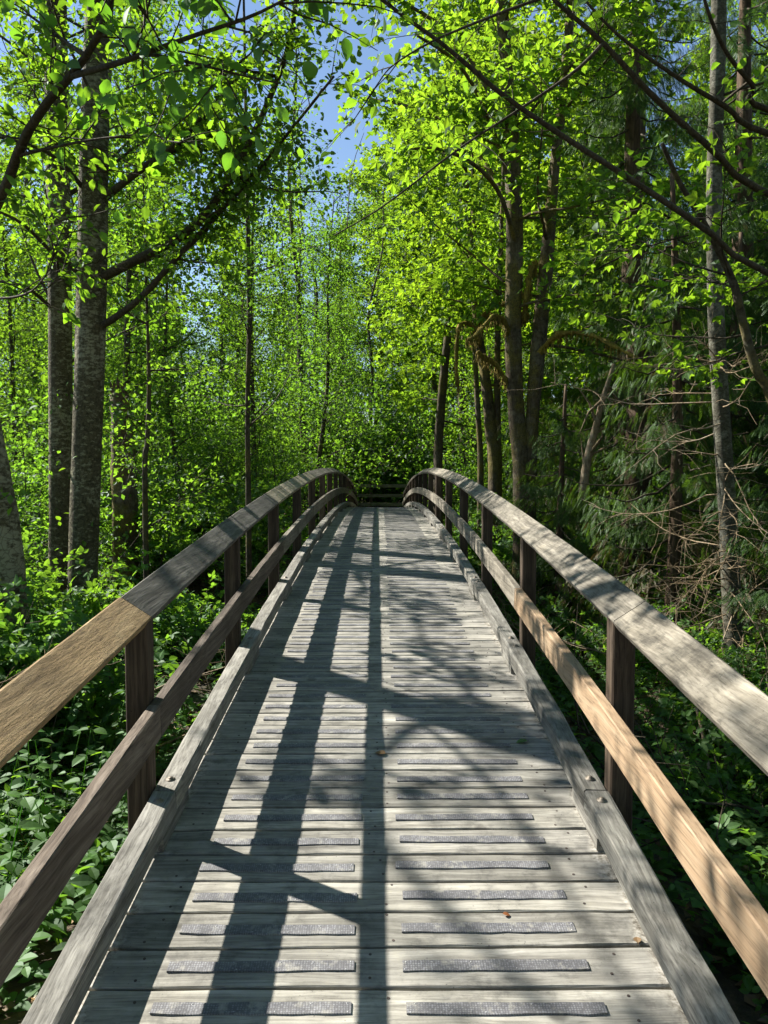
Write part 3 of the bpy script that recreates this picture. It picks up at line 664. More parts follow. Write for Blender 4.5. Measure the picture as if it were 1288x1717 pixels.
# --- the two alders on the left bank and their neighbour at the frame edge
def near_alder(spec, Y, seed, label, limbs_px, nl, h0, ext, name='alder_tree', leaf=.075, nleaf=26, lmax=2.6, tw=13, lean_y=0.0, flare=1.45, singles=False, extra=()):
    g = Grow(seed, LEAF_FINE, leaf, lights_deck, flat=.5, droop=.35, spread=.11)
    tg, P, rr, base = trunk_px(spec, Y, g.r, lean_y=lean_y, flare=flare)
    if singles: g.single = []
    P2, r2 = extend(P, rr, ext)
    tg = Geo(); tube(tg, P2, r2, 16, rough=.045, rng=g.r)
    for pts, r0, ntw in limbs_px:
        Q = px_path(pts); wd = g.wood; g.wood = Geo(); g.limb(Q, r0, r0 * .3, ntw, .55, nleaf, resamp=14, rough=.05, t0=.15); g.limbs.append(g.wood); g.wood = wd
        for k in range(max(2, ntw // 6)):
            t = g.r.uniform(.3, .95); q = resample(Q, 21)[int(t * 20)]
            A = g.arc(q, g.r.uniform(0, 6.28), g.r.uniform(-.1, .5), g.r.uniform(.6, 1.2), .2, 5); g.limb(A, r0 * .35, r0 * .12, 6, .45, nleaf, resamp=7, sides=4)
    zt = P2[-1, 2]; near = g.single; g.single = None
    for Q, r0, ntw in extra: g.limb(np.vstack([along(P2, Q[0][2] - .3), np.array(Q)]), r0, r0 * .3, ntw, .6, 24, resamp=12, rough=.05)
    for k in range(nl):
        z = base[2] + h0 + (zt - base[2] - h0) * ((k + g.r.random()) / nl)
        p = along(P2, z); f = (z - base[2] - h0) / (zt - base[2] - h0)
        L = lmax * (1 - .55 * f) * g.r.uniform(.6, 1.1)
        A = g.arc(p, k * 2.4 + g.r.normal(0, .3), g.r.uniform(.1, .65), L, g.r.uniform(-.1, .5))
        g.limb(A, .012 + .012 * L / lmax, .004, tw, .6, nleaf, sides=5, t0=.25)
    # short leafy shoots on the lower stem
    for k in range(7):
        z = base[2] + g.r.uniform(.5, 3.2); p = along(P2, z)
        g.twig(p, np.array([g.r.normal(0, 1), -1.0 * g.r.random(), .3]), .45, .005, 14)
    if near:                                     # the big leaves hanging close overhead are leaves of their own
        Pn, an, nn, Sn = [np.concatenate([t[i] for t in near]) for i in range(4)]
        order = np.argsort(np.linalg.norm(Pn - CAM, axis=1) / Sn); one, rest = order[:290], order[290:]
        leaves(g.leaf, Pn[rest], an[rest], nn[rest], Sn[rest], LEAF_FINE)
    th = g.finish(name, label, 'tree', tg, base, (M['alder_bark'], M['twig'], M['alder_leaf']))
    if near:
        lm = Geo(); leaves(lm, np.zeros((1, 3)), np.array([[1.0, 0, 0]]), np.array([[0, 0, 1.0]]), 1.0, LEAF_NEAR); me = lm.mesh('leaf', M['near_leaf'], True)
        for i in one:
            a = an[i]; b = unit(np.cross(nn[i], a)); n = np.cross(a, b); o = obj('leaf', me, th)
            o.matrix_basis = Matrix([[*(float(v[j] * Sn[i]) for v in (a, b, n)), float(Pn[i][j] - base[j])] for j in range(3)] + [[0, 0, 0, 1]])
    return th

A1 = near_alder([(168, -60, 44), (165, 60, 45), (158, 250, 46), (155, 480, 47), (150, 650, 47), (143, 850, 47), (139, 985, 48)], 9.0, 21,
    'tall grey mottled alder trunk with long arching limbs reaching over the bridge', [
    ([(178, 330, 8.9), (235, 285, 8.6), (300, 240, 8.2), (345, 190, 7.9), (410, 120, 7.4), (470, 60, 7.0)], .045, 40),
    ([(176, 462, 8.9), (240, 430, 8.6), (320, 385, 8.2), (380, 310, 7.9), (430, 215, 7.6), (470, 120, 7.3), (492, 40, 7.0), (500, -60, 6.8)], .055, 40),
    ([(174, 545, 8.9), (230, 505, 8.7), (290, 440, 8.4), (350, 375, 8.2), (420, 300, 8.0), (470, 240, 7.6), (560, 128, 7.0)], .04, 40),
    ([(150, 330, 9.0), (100, 270, 8.6), (40, 240, 8.2), (-60, 220, 7.8)], .03, 14),
    ([(150, 470, 9.0), (95, 430, 8.8), (30, 370, 8.3), (-50, 340, 8)], .03, 14)], 24, 5.2, 7.5,
    extra=[([(-3.9, 9.3, 4.2), (-4.7, 9.9, 4.7), (-5.6, 10.6, 5.2), (-6.3, 11.4, 5.6)], .03, 18), ([(-3.1, 9.6, 4.0), (-2.7, 10.4, 4.4), (-2.5, 11.3, 4.8), (-2.3, 12.2, 5.1)], .03, 18),
           ([(-3.6, 9.6, 4.9), (-3.9, 10.6, 5.5), (-4.3, 11.8, 6.2), (-4.6, 13.0, 6.8)], .03, 20)])
A2 = near_alder([(92, -60, 34), (95, 100, 35), (98, 300, 36), (101, 500, 37), (102, 700, 38), (102, 870, 38), (102, 975, 39)], 10.6, 22,
    'slimmer pale alder standing just behind the tall mottled trunk', [
    ([(110, 330, 10.6), (150, 300, 10.8), (230, 220, 11.2), (300, 120, 11.6)], .035, 16),
    ([(90, 520, 10.6), (40, 480, 10.2), (-30, 470, 9.8)], .03, 14)], 24, 3.6, 7.5, lmax=2.8)
A3 = near_alder([(-150, 300, 54), (-88, 500, 57), (-36, 700, 62), (-12, 830, 68), (0, 920, 73), (5, 1030, 80)], 6.2, 23,
    'curved stout alder trunk with lichen bark leaning away beside the near railing', [
    ([(-122, 400, 6.1), (-50, 395, 5.6), (0, 335, 5.2), (28, 262, 4.9), (62, 195, 4.6), (118, 128, 4.3), (160, 70, 4.1), (190, -10, 3.9), (205, -90, 3.8)], .042, 14),
    ([(118, 128, 4.3), (190, 108, 4.0), (255, 85, 3.8), (330, 58, 3.6), (420, 28, 3.4), (485, -5, 3.3)], .017, 12),
    ([(190, 108, 4.0), (250, 92, 3.9), (320, 105, 3.7), (400, 125, 3.5), (470, 140, 3.4)], .010, 8),
    ([(28, 262, 4.9), (75, 250, 4.7), (150, 235, 4.5), (230, 225, 4.3)], .012, 8),
    ([(-95, 480, 6.1), (-10, 500, 5.8), (50, 490, 5.5), (85, 450, 5.2)], .014, 7)], 10, 5.4, 4, leaf=.078, nleaf=9, lmax=2.0, tw=8, lean_y=-.3, singles=True,
    extra=[([(-3.6, 5.9, 4.6), (-4.0, 5.2, 4.9), (-4.4, 4.4, 5.2), (-4.7, 3.6, 5.4)], .032, 26), ([(-4.2, 6.4, 4.8), (-5.05, 5.85, 5.1), (-4.9, 5.2, 5.15), (-4.6, 4.7, 5.15), (-4.3, 4.1, 5.2)], .04, 22), ([(-3.6, 6.3, 5.0), (-4.3, 6.6, 5.3), (-5.0, 6.8, 5.6), (-5.6, 7.2, 5.8)], .03, 26),
           ([(-3.3, 6.0, 4.0), (-3.6, 6.9, 4.2), (-3.9, 7.6, 4.5), (-4.2, 8.4, 4.8)], .025, 14), ([(-3.2, 5.8, 3.4), (-3.0, 5.0, 3.6), (-3.1, 4.2, 3.8), (-3.3, 3.4, 4.0)], .022, 10)])

# --- mossy double maple and its neighbours on the right
def maple(specs, Y, seed, label, limbs_px, nl, h0, ext, leaf=.15, nleaf=15, lmax=3.2, group=None, mats=None, moss_limbs=()):
    g = Grow(seed, LEAF_MAPLE, leaf, None, flat=.8, droop=.35, spread=.2)
    tg = Geo(); stems = []
    for spec in specs:
        t_, P, rr, b = trunk_px(spec, Y, g.r, n=30, flare=1.3)
        P2, r2 = extend(P, rr, ext); tube(tg, P2, r2, 14, rough=.09, rng=g.r); stems.append((P2, b))
    base = stems[0][1]
    for pts, r0, ntw in limbs_px:
        wd = g.wood; g.wood = Geo(); g.limb(px_path(pts), r0, r0 * .35, ntw, .8, nleaf, resamp=14, rough=.12); g.limbs.append(g.wood); g.wood = wd
    for P2, b in stems:
        zt = P2[-1, 2]
        for k in range(nl):
            z = b[2] + h0 + (zt - b[2] - h0) * ((k + g.r.random()) / nl); p = along(P2, z); f = (z - b[2] - h0) / (zt - b[2] - h0)
            L = lmax * (1 - .5 * f) * g.r.uniform(.6, 1.15)
            A = g.arc(p, k * 2.4 + g.r.normal(0, .4), g.r.uniform(-.05, .6), L, g.r.uniform(-.2, .4))
            g.limb(A, .02 + .012 * L / lmax, .006, 14, .8, nleaf, sides=5, t0=.2)
    th = g.finish('maple_tree', label, 'tree', tg, base, mats or (M['maple_bark'], M['maple_bark'], M['maple_leaf']), group)
    for pts, r0 in moss_limbs:
        mg = Geo(); Q = resample(px_path(pts), 16); tube(mg, Q, r0 * (1 + .35 * np.sin(np.arange(16) * 1.9)) * np.linspace(1, .6, 16), 7, rough=.25, rng=g.r)
        for k in range(90):                      # hanging moss tufts
            q = Q[g.r.integers(16)] + g.r.normal(0, r0 * .5, 3); tube(mg, [q, q + np.array([g.r.normal(0, .02), 0, -.06]), q + np.array([g.r.normal(0, .03), 0, -.12 - .1 * g.r.random()])], [r0 * .35, r0 * .2, .003], 4, cap=False)
        KIDS[th.name].append(obj('mossy_limb', mg.mesh('mossy_limb', M['moss'], True, base), th))
    return th
maple([[(838, -40, 18), (850, 120, 22), (860, 260, 26), (863, 420, 28), (860, 560, 27), (866, 690, 26), (876, 810, 30)],
       [(962, -40, 13), (948, 120, 15), (928, 300, 18), (915, 450, 22), (903, 580, 24), (893, 700, 22), (887, 810, 24)]], 14.0, 31,
      'large twin trunk maple shaggy with moss standing on the right bank', [
      ([(868, 420, 14.0), (840, 330, 13.4), (800, 280, 12.8), (740, 250, 12.0), (690, 250, 11.4)], .05, 16),
      ([(862, 330, 14), (820, 200, 13.2), (770, 110, 12.4), (700, 60, 11.6)], .05, 18),
      ([(855, 230, 14), (790, 100, 14.2), (720, 30, 14.4), (640, -10, 14.6), (585, -30, 14.8)], .05, 22),
      ([(862, 360, 14), (790, 240, 15), (720, 190, 16), (650, 170, 17), (610, 165, 17.6)], .05, 22)], 15, 5.0, 5,
      moss_limbs=[([(898, 600, 14), (935, 562, 13.6), (985, 560, 13.2), (1030, 580, 12.8), (1075, 605, 12.4)], .05),
                  ([(858, 570, 14), (846, 540, 13.8), (828, 530, 13.6), (800, 560, 13.2), (785, 570, 13.0)], .045),
                  ([(878, 540, 14), (884, 490, 13.9), (890, 455, 13.9), (900, 440, 14)], .06),
                  ([(850, 640, 14), (830, 610, 13.9), (815, 600, 13.8), (800, 590, 13.7)], .05)])
maple([[(790, 420, 10), (800, 540, 14), (815, 640, 17), (823, 720, 19), (830, 780, 22)], [(838, 470, 8), (834, 600, 10), (834, 700, 12), (834, 780, 16)]], 17.5, 32,
      'leaning pair of mossy maple stems left of the big twin trunk', [], 9, 4.0, 6, leaf=.15, lmax=2.6,
      moss_limbs=[([(806, 580, 17.4), (790, 545, 17), (770, 548, 16.6), (765, 600, 16.4), (768, 650, 16.3)], .05), ([(800, 540, 17.4), (825, 515, 17), (850, 500, 16.6)], .05)])
maple([[(770, 380, 9), (758, 500, 11), (745, 620, 13), (737, 720, 15), (735, 785, 16)]], 21.0, 33, 'straight dark maple rising behind the right railing crest', [], 14, 3.2, 6, leaf=.15, lmax=3.2,
      mats=(M['dark_bark'], M['dark_bark'], M['maple_leaf']))
maple([[(795, 480, 6), (797, 600, 8), (802, 700, 9), (806, 780, 10)]], 19.5, 34, 'thin mossy maple pole beside the leaning pair of stems', [], 9, 4.0, 5, leaf=.14, lmax=2.2)
# --- slim birch-like alder at the right and its crossing bare boughs
def right_alder():
    g = Grow(41, LEAF_FINE, .07, None, spread=.12)
    tg, P, rr, base = trunk_px([(1206, -60, 22), (1204, 100, 23), (1198, 300, 24), (1200, 500, 26), (1210, 700, 28), (1220, 850, 29), (1227, 1000, 30), (1229, 1080, 31)], 8.6, g.r, flare=1.2)
    P2, r2 = extend(P, rr, 6); tg = Geo(); tube(tg, P2, r2, 14, rough=.05, rng=g.r)
    for k in range(16):
        z = g.r.uniform(5.0, P2[-1, 2]); A = g.arc(along(P2, z), k * 2.4, g.r.uniform(0, .5), g.r.uniform(1.2, 2.4), .2); g.limb(A, .016, .004, 12, .5, 22, sides=5)
    dg_ = Geo(); wd = g.wood; g.wood = dg_
    for k in range(34):                          # dead grey branches low on the stem
        z = base[2] + g.r.uniform(.4, 4.2); A = g.arc(along(P2, z), g.r.uniform(2.4, 4.6), g.r.uniform(-.3, .3), g.r.uniform(.8, 2.0), g.r.uniform(-.4, .3), jit=.18)
        g.limb(A, .010, .002, 9, .55, 0, twr=.0035, sides=4)
    g.wood = wd; th = g.finish('alder_tree', 'slim speckled alder with bare dead side branches right of the bridge', 'tree', tg, base, (M['birch_bark'], M['twig'], M['alder_leaf']))
    o = obj('dead_branches', dg_.mesh('dead_branches', M['dead_wood'], True, base), th); o['kind'] = 'stuff'
    return th
right_alder()
def right_boughs():
    g = Grow(42, LEAF_FINE, .075, lights_deck, spread=.10)
    tg = Geo(); b = np.array([4.7, 6.2, G(4.7, 6.2)])
    P = resample(np.array([b + (0, 0, -.3), b + (-.05, 0, 1.5), b + (-.15, -.05, 3.2), b + (-.1, -.1, 5.0), b + (.1, -.1, 7.5), b + (.2, 0, 10)]), 24)
    tube(tg, P, np.linspace(.17, .05, 24), 14, rough=.05, rng=g.r)
    def root(z): return tuple(along(P, z))
    for pts, r0, ntw, lf in [
        ([(1288, 460, 5.8), (1184, 385, 5.5), (1064, 305, 5.2), (954, 235, 5.0), (844, 160, 4.8), (750, 80, 4.7), (654, 10, 4.6), (600, -40, 4.6)], .026, 12, 5),
        ([(1288, 325, 5.8), (1194, 250, 5.4), (1104, 170, 5.1), (1004, 65, 4.9), (929, 0, 4.8), (880, -60, 4.8)], .030, 8, 5),
        ([(1288, 225, 5.9), (1219, 180, 5.7), (1144, 135, 5.5), (1044, 65, 5.3), (980, 0, 5.2)], .026, 8, 5),
        ([(1288, 185, 5.9), (1264, 145, 5.6), (1219, 90, 5.4), (1186, 15, 5.2), (1170, -60, 5.1)], .026, 7, 5),
        ([(1012, 72, 4.9), (964, 120, 4.95), (869, 185, 5.0), (769, 250, 4.9), (644, 345, 4.8), (560, 395, 4.8)], .012, 8, 4),
        ([(929, -10, 4.8), (844, 20, 4.7), (734, 65, 4.5), (665, 105, 4.4), (640, 130, 4.4)], .010, 7, 5)]:
        Q = px_path(pts)
        if pts[0][0] >= 1288:
            z = Q[0][2] - .35; Q = np.vstack([along(P, z), Q])
        wd = g.wood; g.wood = Geo(); g.limb(Q, r0, r0 * .3, ntw, .5, lf, resamp=18, rough=.06, twr=.004, t0=.25); g.limbs.append(g.wood); g.wood = wd
    for k in range(16):
        A = g.arc(along(P, g.r.uniform(4.5, 9.8)), k * 2.4, g.r.uniform(.1, .6), g.r.uniform(1.2, 2.2), .2); g.limb(A, .016, .004, 12, .5, 16, sides=5)
    return g.finish('alder_tree', 'alder just past the right edge with long bare boughs crossing overhead', 'tree', tg, b, (M['alder_bark'], M['twig'], M['alder_leaf']))
right_boughs()
def vine_maple():
    g = Grow(43, LEAF_MAPLE, .09, None, flat=.8, spread=.12)
    tg = Geo(); S = px_path([(1300, 700, 6.6), (1268, 620, 6.6), (1246, 540, 6.6), (1232, 480, 6.6), (1205, 420, 6.6), (1172, 360, 6.5), (1139, 305, 6.4), (1110, 240, 6.3)])
    b = np.array([S[0][0] + .25, 6.6, G(S[0][0] + .25, 6.6)])
    P = resample(np.vstack([b + (0, 0, -.2), b + (-.02, 0, 1.2), S]), 30); tube(tg, P, np.linspace(.05, .018, 30), 9, rough=.08, rng=g.r)
    for k in range(10):
        q = P[g.r.integers(10, 30)]; A = g.arc(q, g.r.uniform(0, 6.28), g.r.uniform(-.1, .5), g.r.uniform(.7, 1.5), .1); g.limb(A, .010, .003, 8, .4, 8, sides=4)
    return g.finish('vine_maple', 'thin dark curving stem arching in front of the slim speckled alder', 'tree', tg, b, (M['dark_bark'], M['twig'], M['maple_leaf']))
vine_maple()
def sapling(spec, Y, seed, label, ext, mats=None, nl=12, h0=3.0, leaf=.075, lmax=1.6, nleaf=22):
    g = Grow(seed, LEAF_FAR, leaf, None, spread=.14)
    tg, P, rr, base = trunk_px(spec, Y, g.r, flare=1.2, sides=9)
    P2, r2 = extend(P, rr, ext); tg = Geo(); tube(tg, P2, r2, 9, rough=.05, rng=g.r)
    for k in range(nl):
        z = base[2] + h0 + (P2[-1, 2] - base[2] - h0) * (k + g.r.random()) / nl
        A = g.arc(along(P2, z), k * 2.4, g.r.uniform(.0, .6), lmax * g.r.uniform(.6, 1.1), .2); g.limb(A, .014, .004, 11, .5, nleaf, sides=4)
    return g.finish('young_alder', label, 'tree', tg, base, mats or (M['dark_bark'], M['twig'], M['wood_leaf']))
sapling([(413, 230, 6), (416, 400, 7), (418, 550, 8), (415, 680, 8), (416, 800, 9)], 11.5, 51, 'single thin dark alder pole standing clear of the left railing', 4)
sapling([(248, 560, 5), (250, 650, 7), (247, 740, 8), (243, 800, 9)], 10.5, 52, 'small crooked sapling between the mottled alder and the dark pole', 2.5, nl=9, h0=1.5, lmax=1.2)
def stump():
    r = np.random.default_rng(8); g = Geo(); Yk = 12.5
    P = px_path([(200, 660, Yk), (203, 700, Yk), (206, 760, Yk), (208, 830, Yk)])[::-1]; b = np.array([P[0][0], P[0][1], G(P[0][0], P[0][1])])
    P = resample(np.vstack([b + (0, 0, -.2), P]), 14); tube(g, P, np.linspace(.21, .14, 14), 14, rough=.16, rng=r)
    th = thing('tree_stump', 'dark mossy broken stump behind the pair of alder trunks', 'stump', b); obj('stem', g.mesh('stem', M['maple_bark'], True, b), th)
    g2 = Geo()
    for k in range(9):
        a = k * .7; q = P[-1] + np.array([.11 * math.cos(a), .11 * math.sin(a), -.05]); tube(g2, [q, q + (0, 0, .12), q + (r.normal(0, .02), 0, .2 + .15 * r.random())], [.04, .028, .004], 5)
    obj('splinters', g2.mesh('splinters', M['cedar_bark'], False, b), th)
stump()

# --- red cedars with drooping sprays (right)
def cedar(seed, H, trunk_r, nl, lmax, nsp, name_label, base, z0=.8, dry=.10, size=.235, group=None):
    g = Grow(seed, CEDAR, size, None); r = g.r; tg = Geo(); dryg = Geo()
    P = np.array([[0.1 * math.sin(.5 * z), .05 * z * .2, z] for z in np.linspace(-.3, H, 24)]); tube(tg, P, np.linspace(trunk_r * 1.15, .03, 24), 14, rough=.08, rng=r)
    for k in range(nl):
        z = z0 + (H - z0 - .5) * ((k + r.random()) / nl); f = z / H; L = lmax * (1 - f * .8) * r.uniform(.65, 1.1)
        az = k * 2.4 + r.normal(0, .3); d = np.array([math.cos(az), math.sin(az), 0]); p = along(P, z); n = 9
        A = np.array([p + d * L * t + np.array([0, 0, -.42 * L * t * (1.5 - t) + .1 * L * t ** 3]) for t in np.linspace(0, 1, n)]) + r.normal(0, .02, (n, 3))
        tube(g.wood, A, np.linspace(.022, .004, n), 5, cap=False)
        m = int(nsp * L / lmax * r.uniform(.7, 1.2)); t = r.uniform(.18, 1.0, m) * (n - 1); i = np.clip(t.astype(int), 0, n - 2); ff = (t - i)[:, None]
        Q = A[i] * (1 - ff) + A[i + 1] * ff; side = np.where(r.random(m) < .5, 1, -1)[:, None] * np.array([-d[1], d[0], 0])[None]
        Q = Q + side * r.uniform(0, .25, (m, 1)) * L / 2 + np.array([0, 0, -1]) * r.uniform(0, .25, (m, 1))
        ax = unit(side * r.uniform(.2, .8, (m, 1)) + d * .55 + np.array([0, 0, -1]) * r.uniform(.5, 1.4, (m, 1)) + r.normal(0, .15, (m, 3)))
        nr = unit(np.array([0, 0, 1.0]) * .6 + d * .7 + r.normal(0, .35, (m, 3)))
        isd = r.random(m) < dry * (2.2 if f < .35 else .3)
        S = size * r.uniform(.6, 1.2, m)
        leaves(g.leaf, Q[~isd], ax[~isd], nr[~isd], S[~isd], CEDAR); leaves(dryg, Q[isd], ax[isd], nr[isd], S[isd] * .8, CEDAR)
    th = thing('cedar_tree', name_label, 'tree', base, group)
    KIDS[th.name] = [obj('trunk', tg.mesh('trunk', M['cedar_bark'], True), th), obj('branches', g.wood.mesh('branches', M['twig'], True), th),
                     obj('crown', g.leaf.mesh('crown', M['cedar_leaf']), th)]
    if dryg.n: KIDS[th.name].append(obj('dry_sprays', dryg.mesh('dry_sprays', M['dry_leaf']), th))
    return th
def ground_pt(x, y, dz=0.0): return (x, y, G(x, y) + dz)
ced = cedar(61, 15, .28, 74, 3.6, 300, 'big red cedar with dark drooping sprays right of the twin maple', ground_pt(5.0, 15.2))
ced2 = cedar(62, 7, .10, 50, 2.2, 210, 'low young cedar with browning sprays close beside the right railing', ground_pt(4.0, 10.6), z0=.3, dry=.30, size=.205)
CG = 'cedars in the dark wood on the right'
CEDL = 'dark red cedar deep in the wood on the right'
for x, y, sc, rz in [(8.2, 17.5, 1.15, 1.0), (7.0, 21.5, 1.3, 2.2), (10.5, 14.0, 1.0, 4.0), (11.5, 21, 1.3, 5.2), (6.6, 12.2, .62, 3.3), (14.5, 27, 1.5, .4)]:
    c = copy_tree(ced, ground_pt(x, y, -.05), rz, sc, CEDL); c['group'] = CG
c = copy_tree(ced2, ground_pt(4.7, 7.6, -.05), 2.0, (.8, .8, .62), 'small young cedar at the foot of the slim speckled alder')
c = copy_tree(ced2, ground_pt(3.1, 13.2, -.05), 4.0, (.8, .8, .66), 'small young cedar at the foot of the big twin maple')
for x, y, s_, rz in [(5.4, 9.6, .9, .6), (5.9, 12.9, 1.0, 2.9), (7.2, 10.2, 1.1, 5.0), (6.0, 6.0, .8, 1.2), (3.5, 17.6, .7, 3.7), (7.4, 14.2, 1.2, .2)]:
    c = copy_tree(ced2, ground_pt(x, y, -.05), rz, s_, 'young cedar with feathery sprays in the right-hand thicket'); c['group'] = 'young cedars in the thicket'

# snag and dead sticks in the right gully
def stick(name, pts, r0, label, cat, mat, group=None, twigs=0, seed=0, sides=8):
    r = np.random.default_rng(seed); P = resample(pts, 12); b = P[0].copy()
    th = thing(name, label, cat, b, group); g = Geo(); tube(g, P, np.linspace(r0, r0 * .4, 12), sides, rough=.12, rng=r); obj('stem', g.mesh('stem', mat, True, b), th)
    if twigs:
        g = Geo()
        for k in range(twigs):
            q = P[r.integers(2, 12)]; d = unit(r.normal(0, 1, 3) + unit(P[-1] - P[0])); L = r.uniform(.25, .8); m = q + d * L * .5 + r.normal(0, .04, 3)
            tube(g, [q, m, q + d * L + r.normal(0, .08, 3)], [r0 * .35, r0 * .25, .0015], 4, cap=False)
        obj('twigs', g.mesh('twigs', mat, True, b), th)
    return th
stick('dead_snag', px_path([(975, 850, 12.5), (985, 770, 12.5), (998, 720, 12.4), (1012, 665, 12.3), (1030, 610, 12.2)]), .075, 'broken leaning snag with pale brown wood under the big cedar', 'dead tree', M['dead_wood'], twigs=10, seed=2)
r = np.random.default_rng(77)
for k in range(40):
    x = r.uniform(1.6, 5.2); y = r.uniform(3.2, 10.5); a = r.uniform(0, 3.14); L = r.uniform(.8, 2.4); z = G(x, y) + .03; rise = r.uniform(.0, .55) * L
    p0 = np.array([x, y, z]); d = np.array([math.cos(a), math.sin(a), 0]); P = np.array([p0, p0 + d * L * .35 + (0, 0, rise * .4), p0 + d * L * .7 + (0, 0, rise * .75) + r.normal(0, .05, 3), p0 + d * L + (0, 0, rise)])
    if P[:, 0].min() < 1.15: continue
    stick('dead_branch', P, r.uniform(.008, .02), 'bare grey dead branch lying in the brush right of the bridge', 'branch', M['dead_wood'] if r.random() < .5 else M['twig'], 'dead branches in the gully', 12, int(r.integers(1e6)), 6)
for k in range(30):
    x = -r.uniform(1.3, 3.6); y = r.uniform(2.4, 9.0); a = r.uniform(0, 3.14); L = r.uniform(.6, 1.5); z = G(x, y) + .02
    p0 = np.array([x, y, z]); d = np.array([math.cos(a), math.sin(a), .25 * r.random()]); P = np.array([p0, p0 + d * L * .4, p0 + d * L * .7 + r.normal(0, .04, 3), p0 + d * L])
    if P[:, 0].max() > -1.1: continue
    stick('dead_branch', P, r.uniform(.006, .014), 'bare pale dead branch in the undergrowth left of the bridge', 'branch', M['dead_wood'], 'dead branches on the left bank', 9, int(r.integers(1e6)), 6)

# --- background woodland: a few grown models, copied
def wood_tree(seed, H, tr, nl, lmax, tw, nleaf, leaf, label, group, T=LEAF_FAR, h0=.25, mat='wood_leaf', brk='dark_bark', crook=.12, name='woodland_tree', tl=.8, spread=.22):
    g = Grow(seed, T, leaf, None, flat=.6, spread=spread); r = g.r; tg = Geo()
    ph = r.uniform(0, 6.28, 4); zz = np.linspace(-.3, H, 26)
    P = np.stack([crook * (np.sin(.45 * zz + ph[0]) + .5 * np.sin(1.1 * zz + ph[1])), crook * (np.sin(.4 * zz + ph[2]) + .5 * np.sin(1.0 * zz + ph[3])), zz], -1); P[:, :2] -= P[1, :2]
    tube(tg, P, np.linspace(tr, tr * .15, 26), 10, rough=.07, rng=r)
    for k in range(nl):
        f = (k + r.random()) / nl; z = H * (h0 + (1 - h0) * f); L = lmax * (1 - .65 * f) * r.uniform(.55, 1.15) * min(1, .6 + f * 2)
        A = g.arc(along(P, z), k * 2.4 + r.normal(0, .4), r.uniform(0, .75), L, r.uniform(-.15, .45))
        g.limb(A, tr * .22, .006, tw, tl, nleaf, sides=4, t0=.2)
    return g.finish(name, label, 'tree', tg, np.zeros(3), (M[brk], M['twig'], M[mat]), group)
GB = 'leafy trees of the wood beyond the bridge'
wt = [wood_tree(71, 17, .15, 34, 3.0, 13, 26, .105, 'tall slender leafy tree in the wood behind the bridge', GB),
      wood_tree(72, 14, .12, 32, 2.8, 13, 26, .10, 'tall slender leafy tree in the wood behind the bridge', GB, h0=.18),
      wood_tree(73, 19, .18, 34, 3.4, 13, 18, .17, 'broad pale green maple in the wood behind the bridge', GB, T=LEAF_MAPLE, mat='maple_leaf'),
      wood_tree(74, 9, .08, 26, 1.9, 12, 26, .09, 'short bushy young tree in the wood behind the bridge', GB, h0=.08),
      wood_tree(75, 16, .12, 24, 2.2, 9, 10, .09, 'thin airy tree with sparse leaves', GB, h0=.3, crook=.2)]
KW = [t for t in wt]
r = np.random.default_rng(91)
def in_gap(x, y):            # open sky above the path
    return abs(x + .050 * y) < .042 * y + .2 and y < 33
def sun_gap(x, y, H):        # would a tree here stand in the light that reaches the near deck?
    for tx in (0.8, -2.0, -4.5):
        t = (x - tx) / TO_SUN[0]
        for dy in np.linspace(0.0, 10.0, 9):
            if t > 0 and abs(dy + TO_SUN[1] * t - y) < 2.4 and TO_SUN[2] * t + .2 < H: return True
    return False
def thicket_gap(x, y, H):
    if x > 1.5: return False
    for tx in (2.4, 4.0, 5.6):
        t = (x - tx) / TO_SUN[0]
        for dy in np.linspace(4.5, 12.5, 7):
            if t > 0 and abs(dy + TO_SUN[1] * t - y) < 2.0 and TO_SUN[2] * t + .8 < H: return True
    return False
spots = []; first = [True] * 5
cands = []
for y in np.concatenate([np.arange(17, 46, 3.3), [49, 52, 55, 58, 61, 64]]):
    w = .62 * y + 3; n = int(2 * w / (3.5 + (.035 * y if y < 47 else -.6)))
    for k in range(n): cands.append((-w + 2 * w * (k + r.random()) / n, y + r.uniform(-1.1, 1.1)))
count = 0
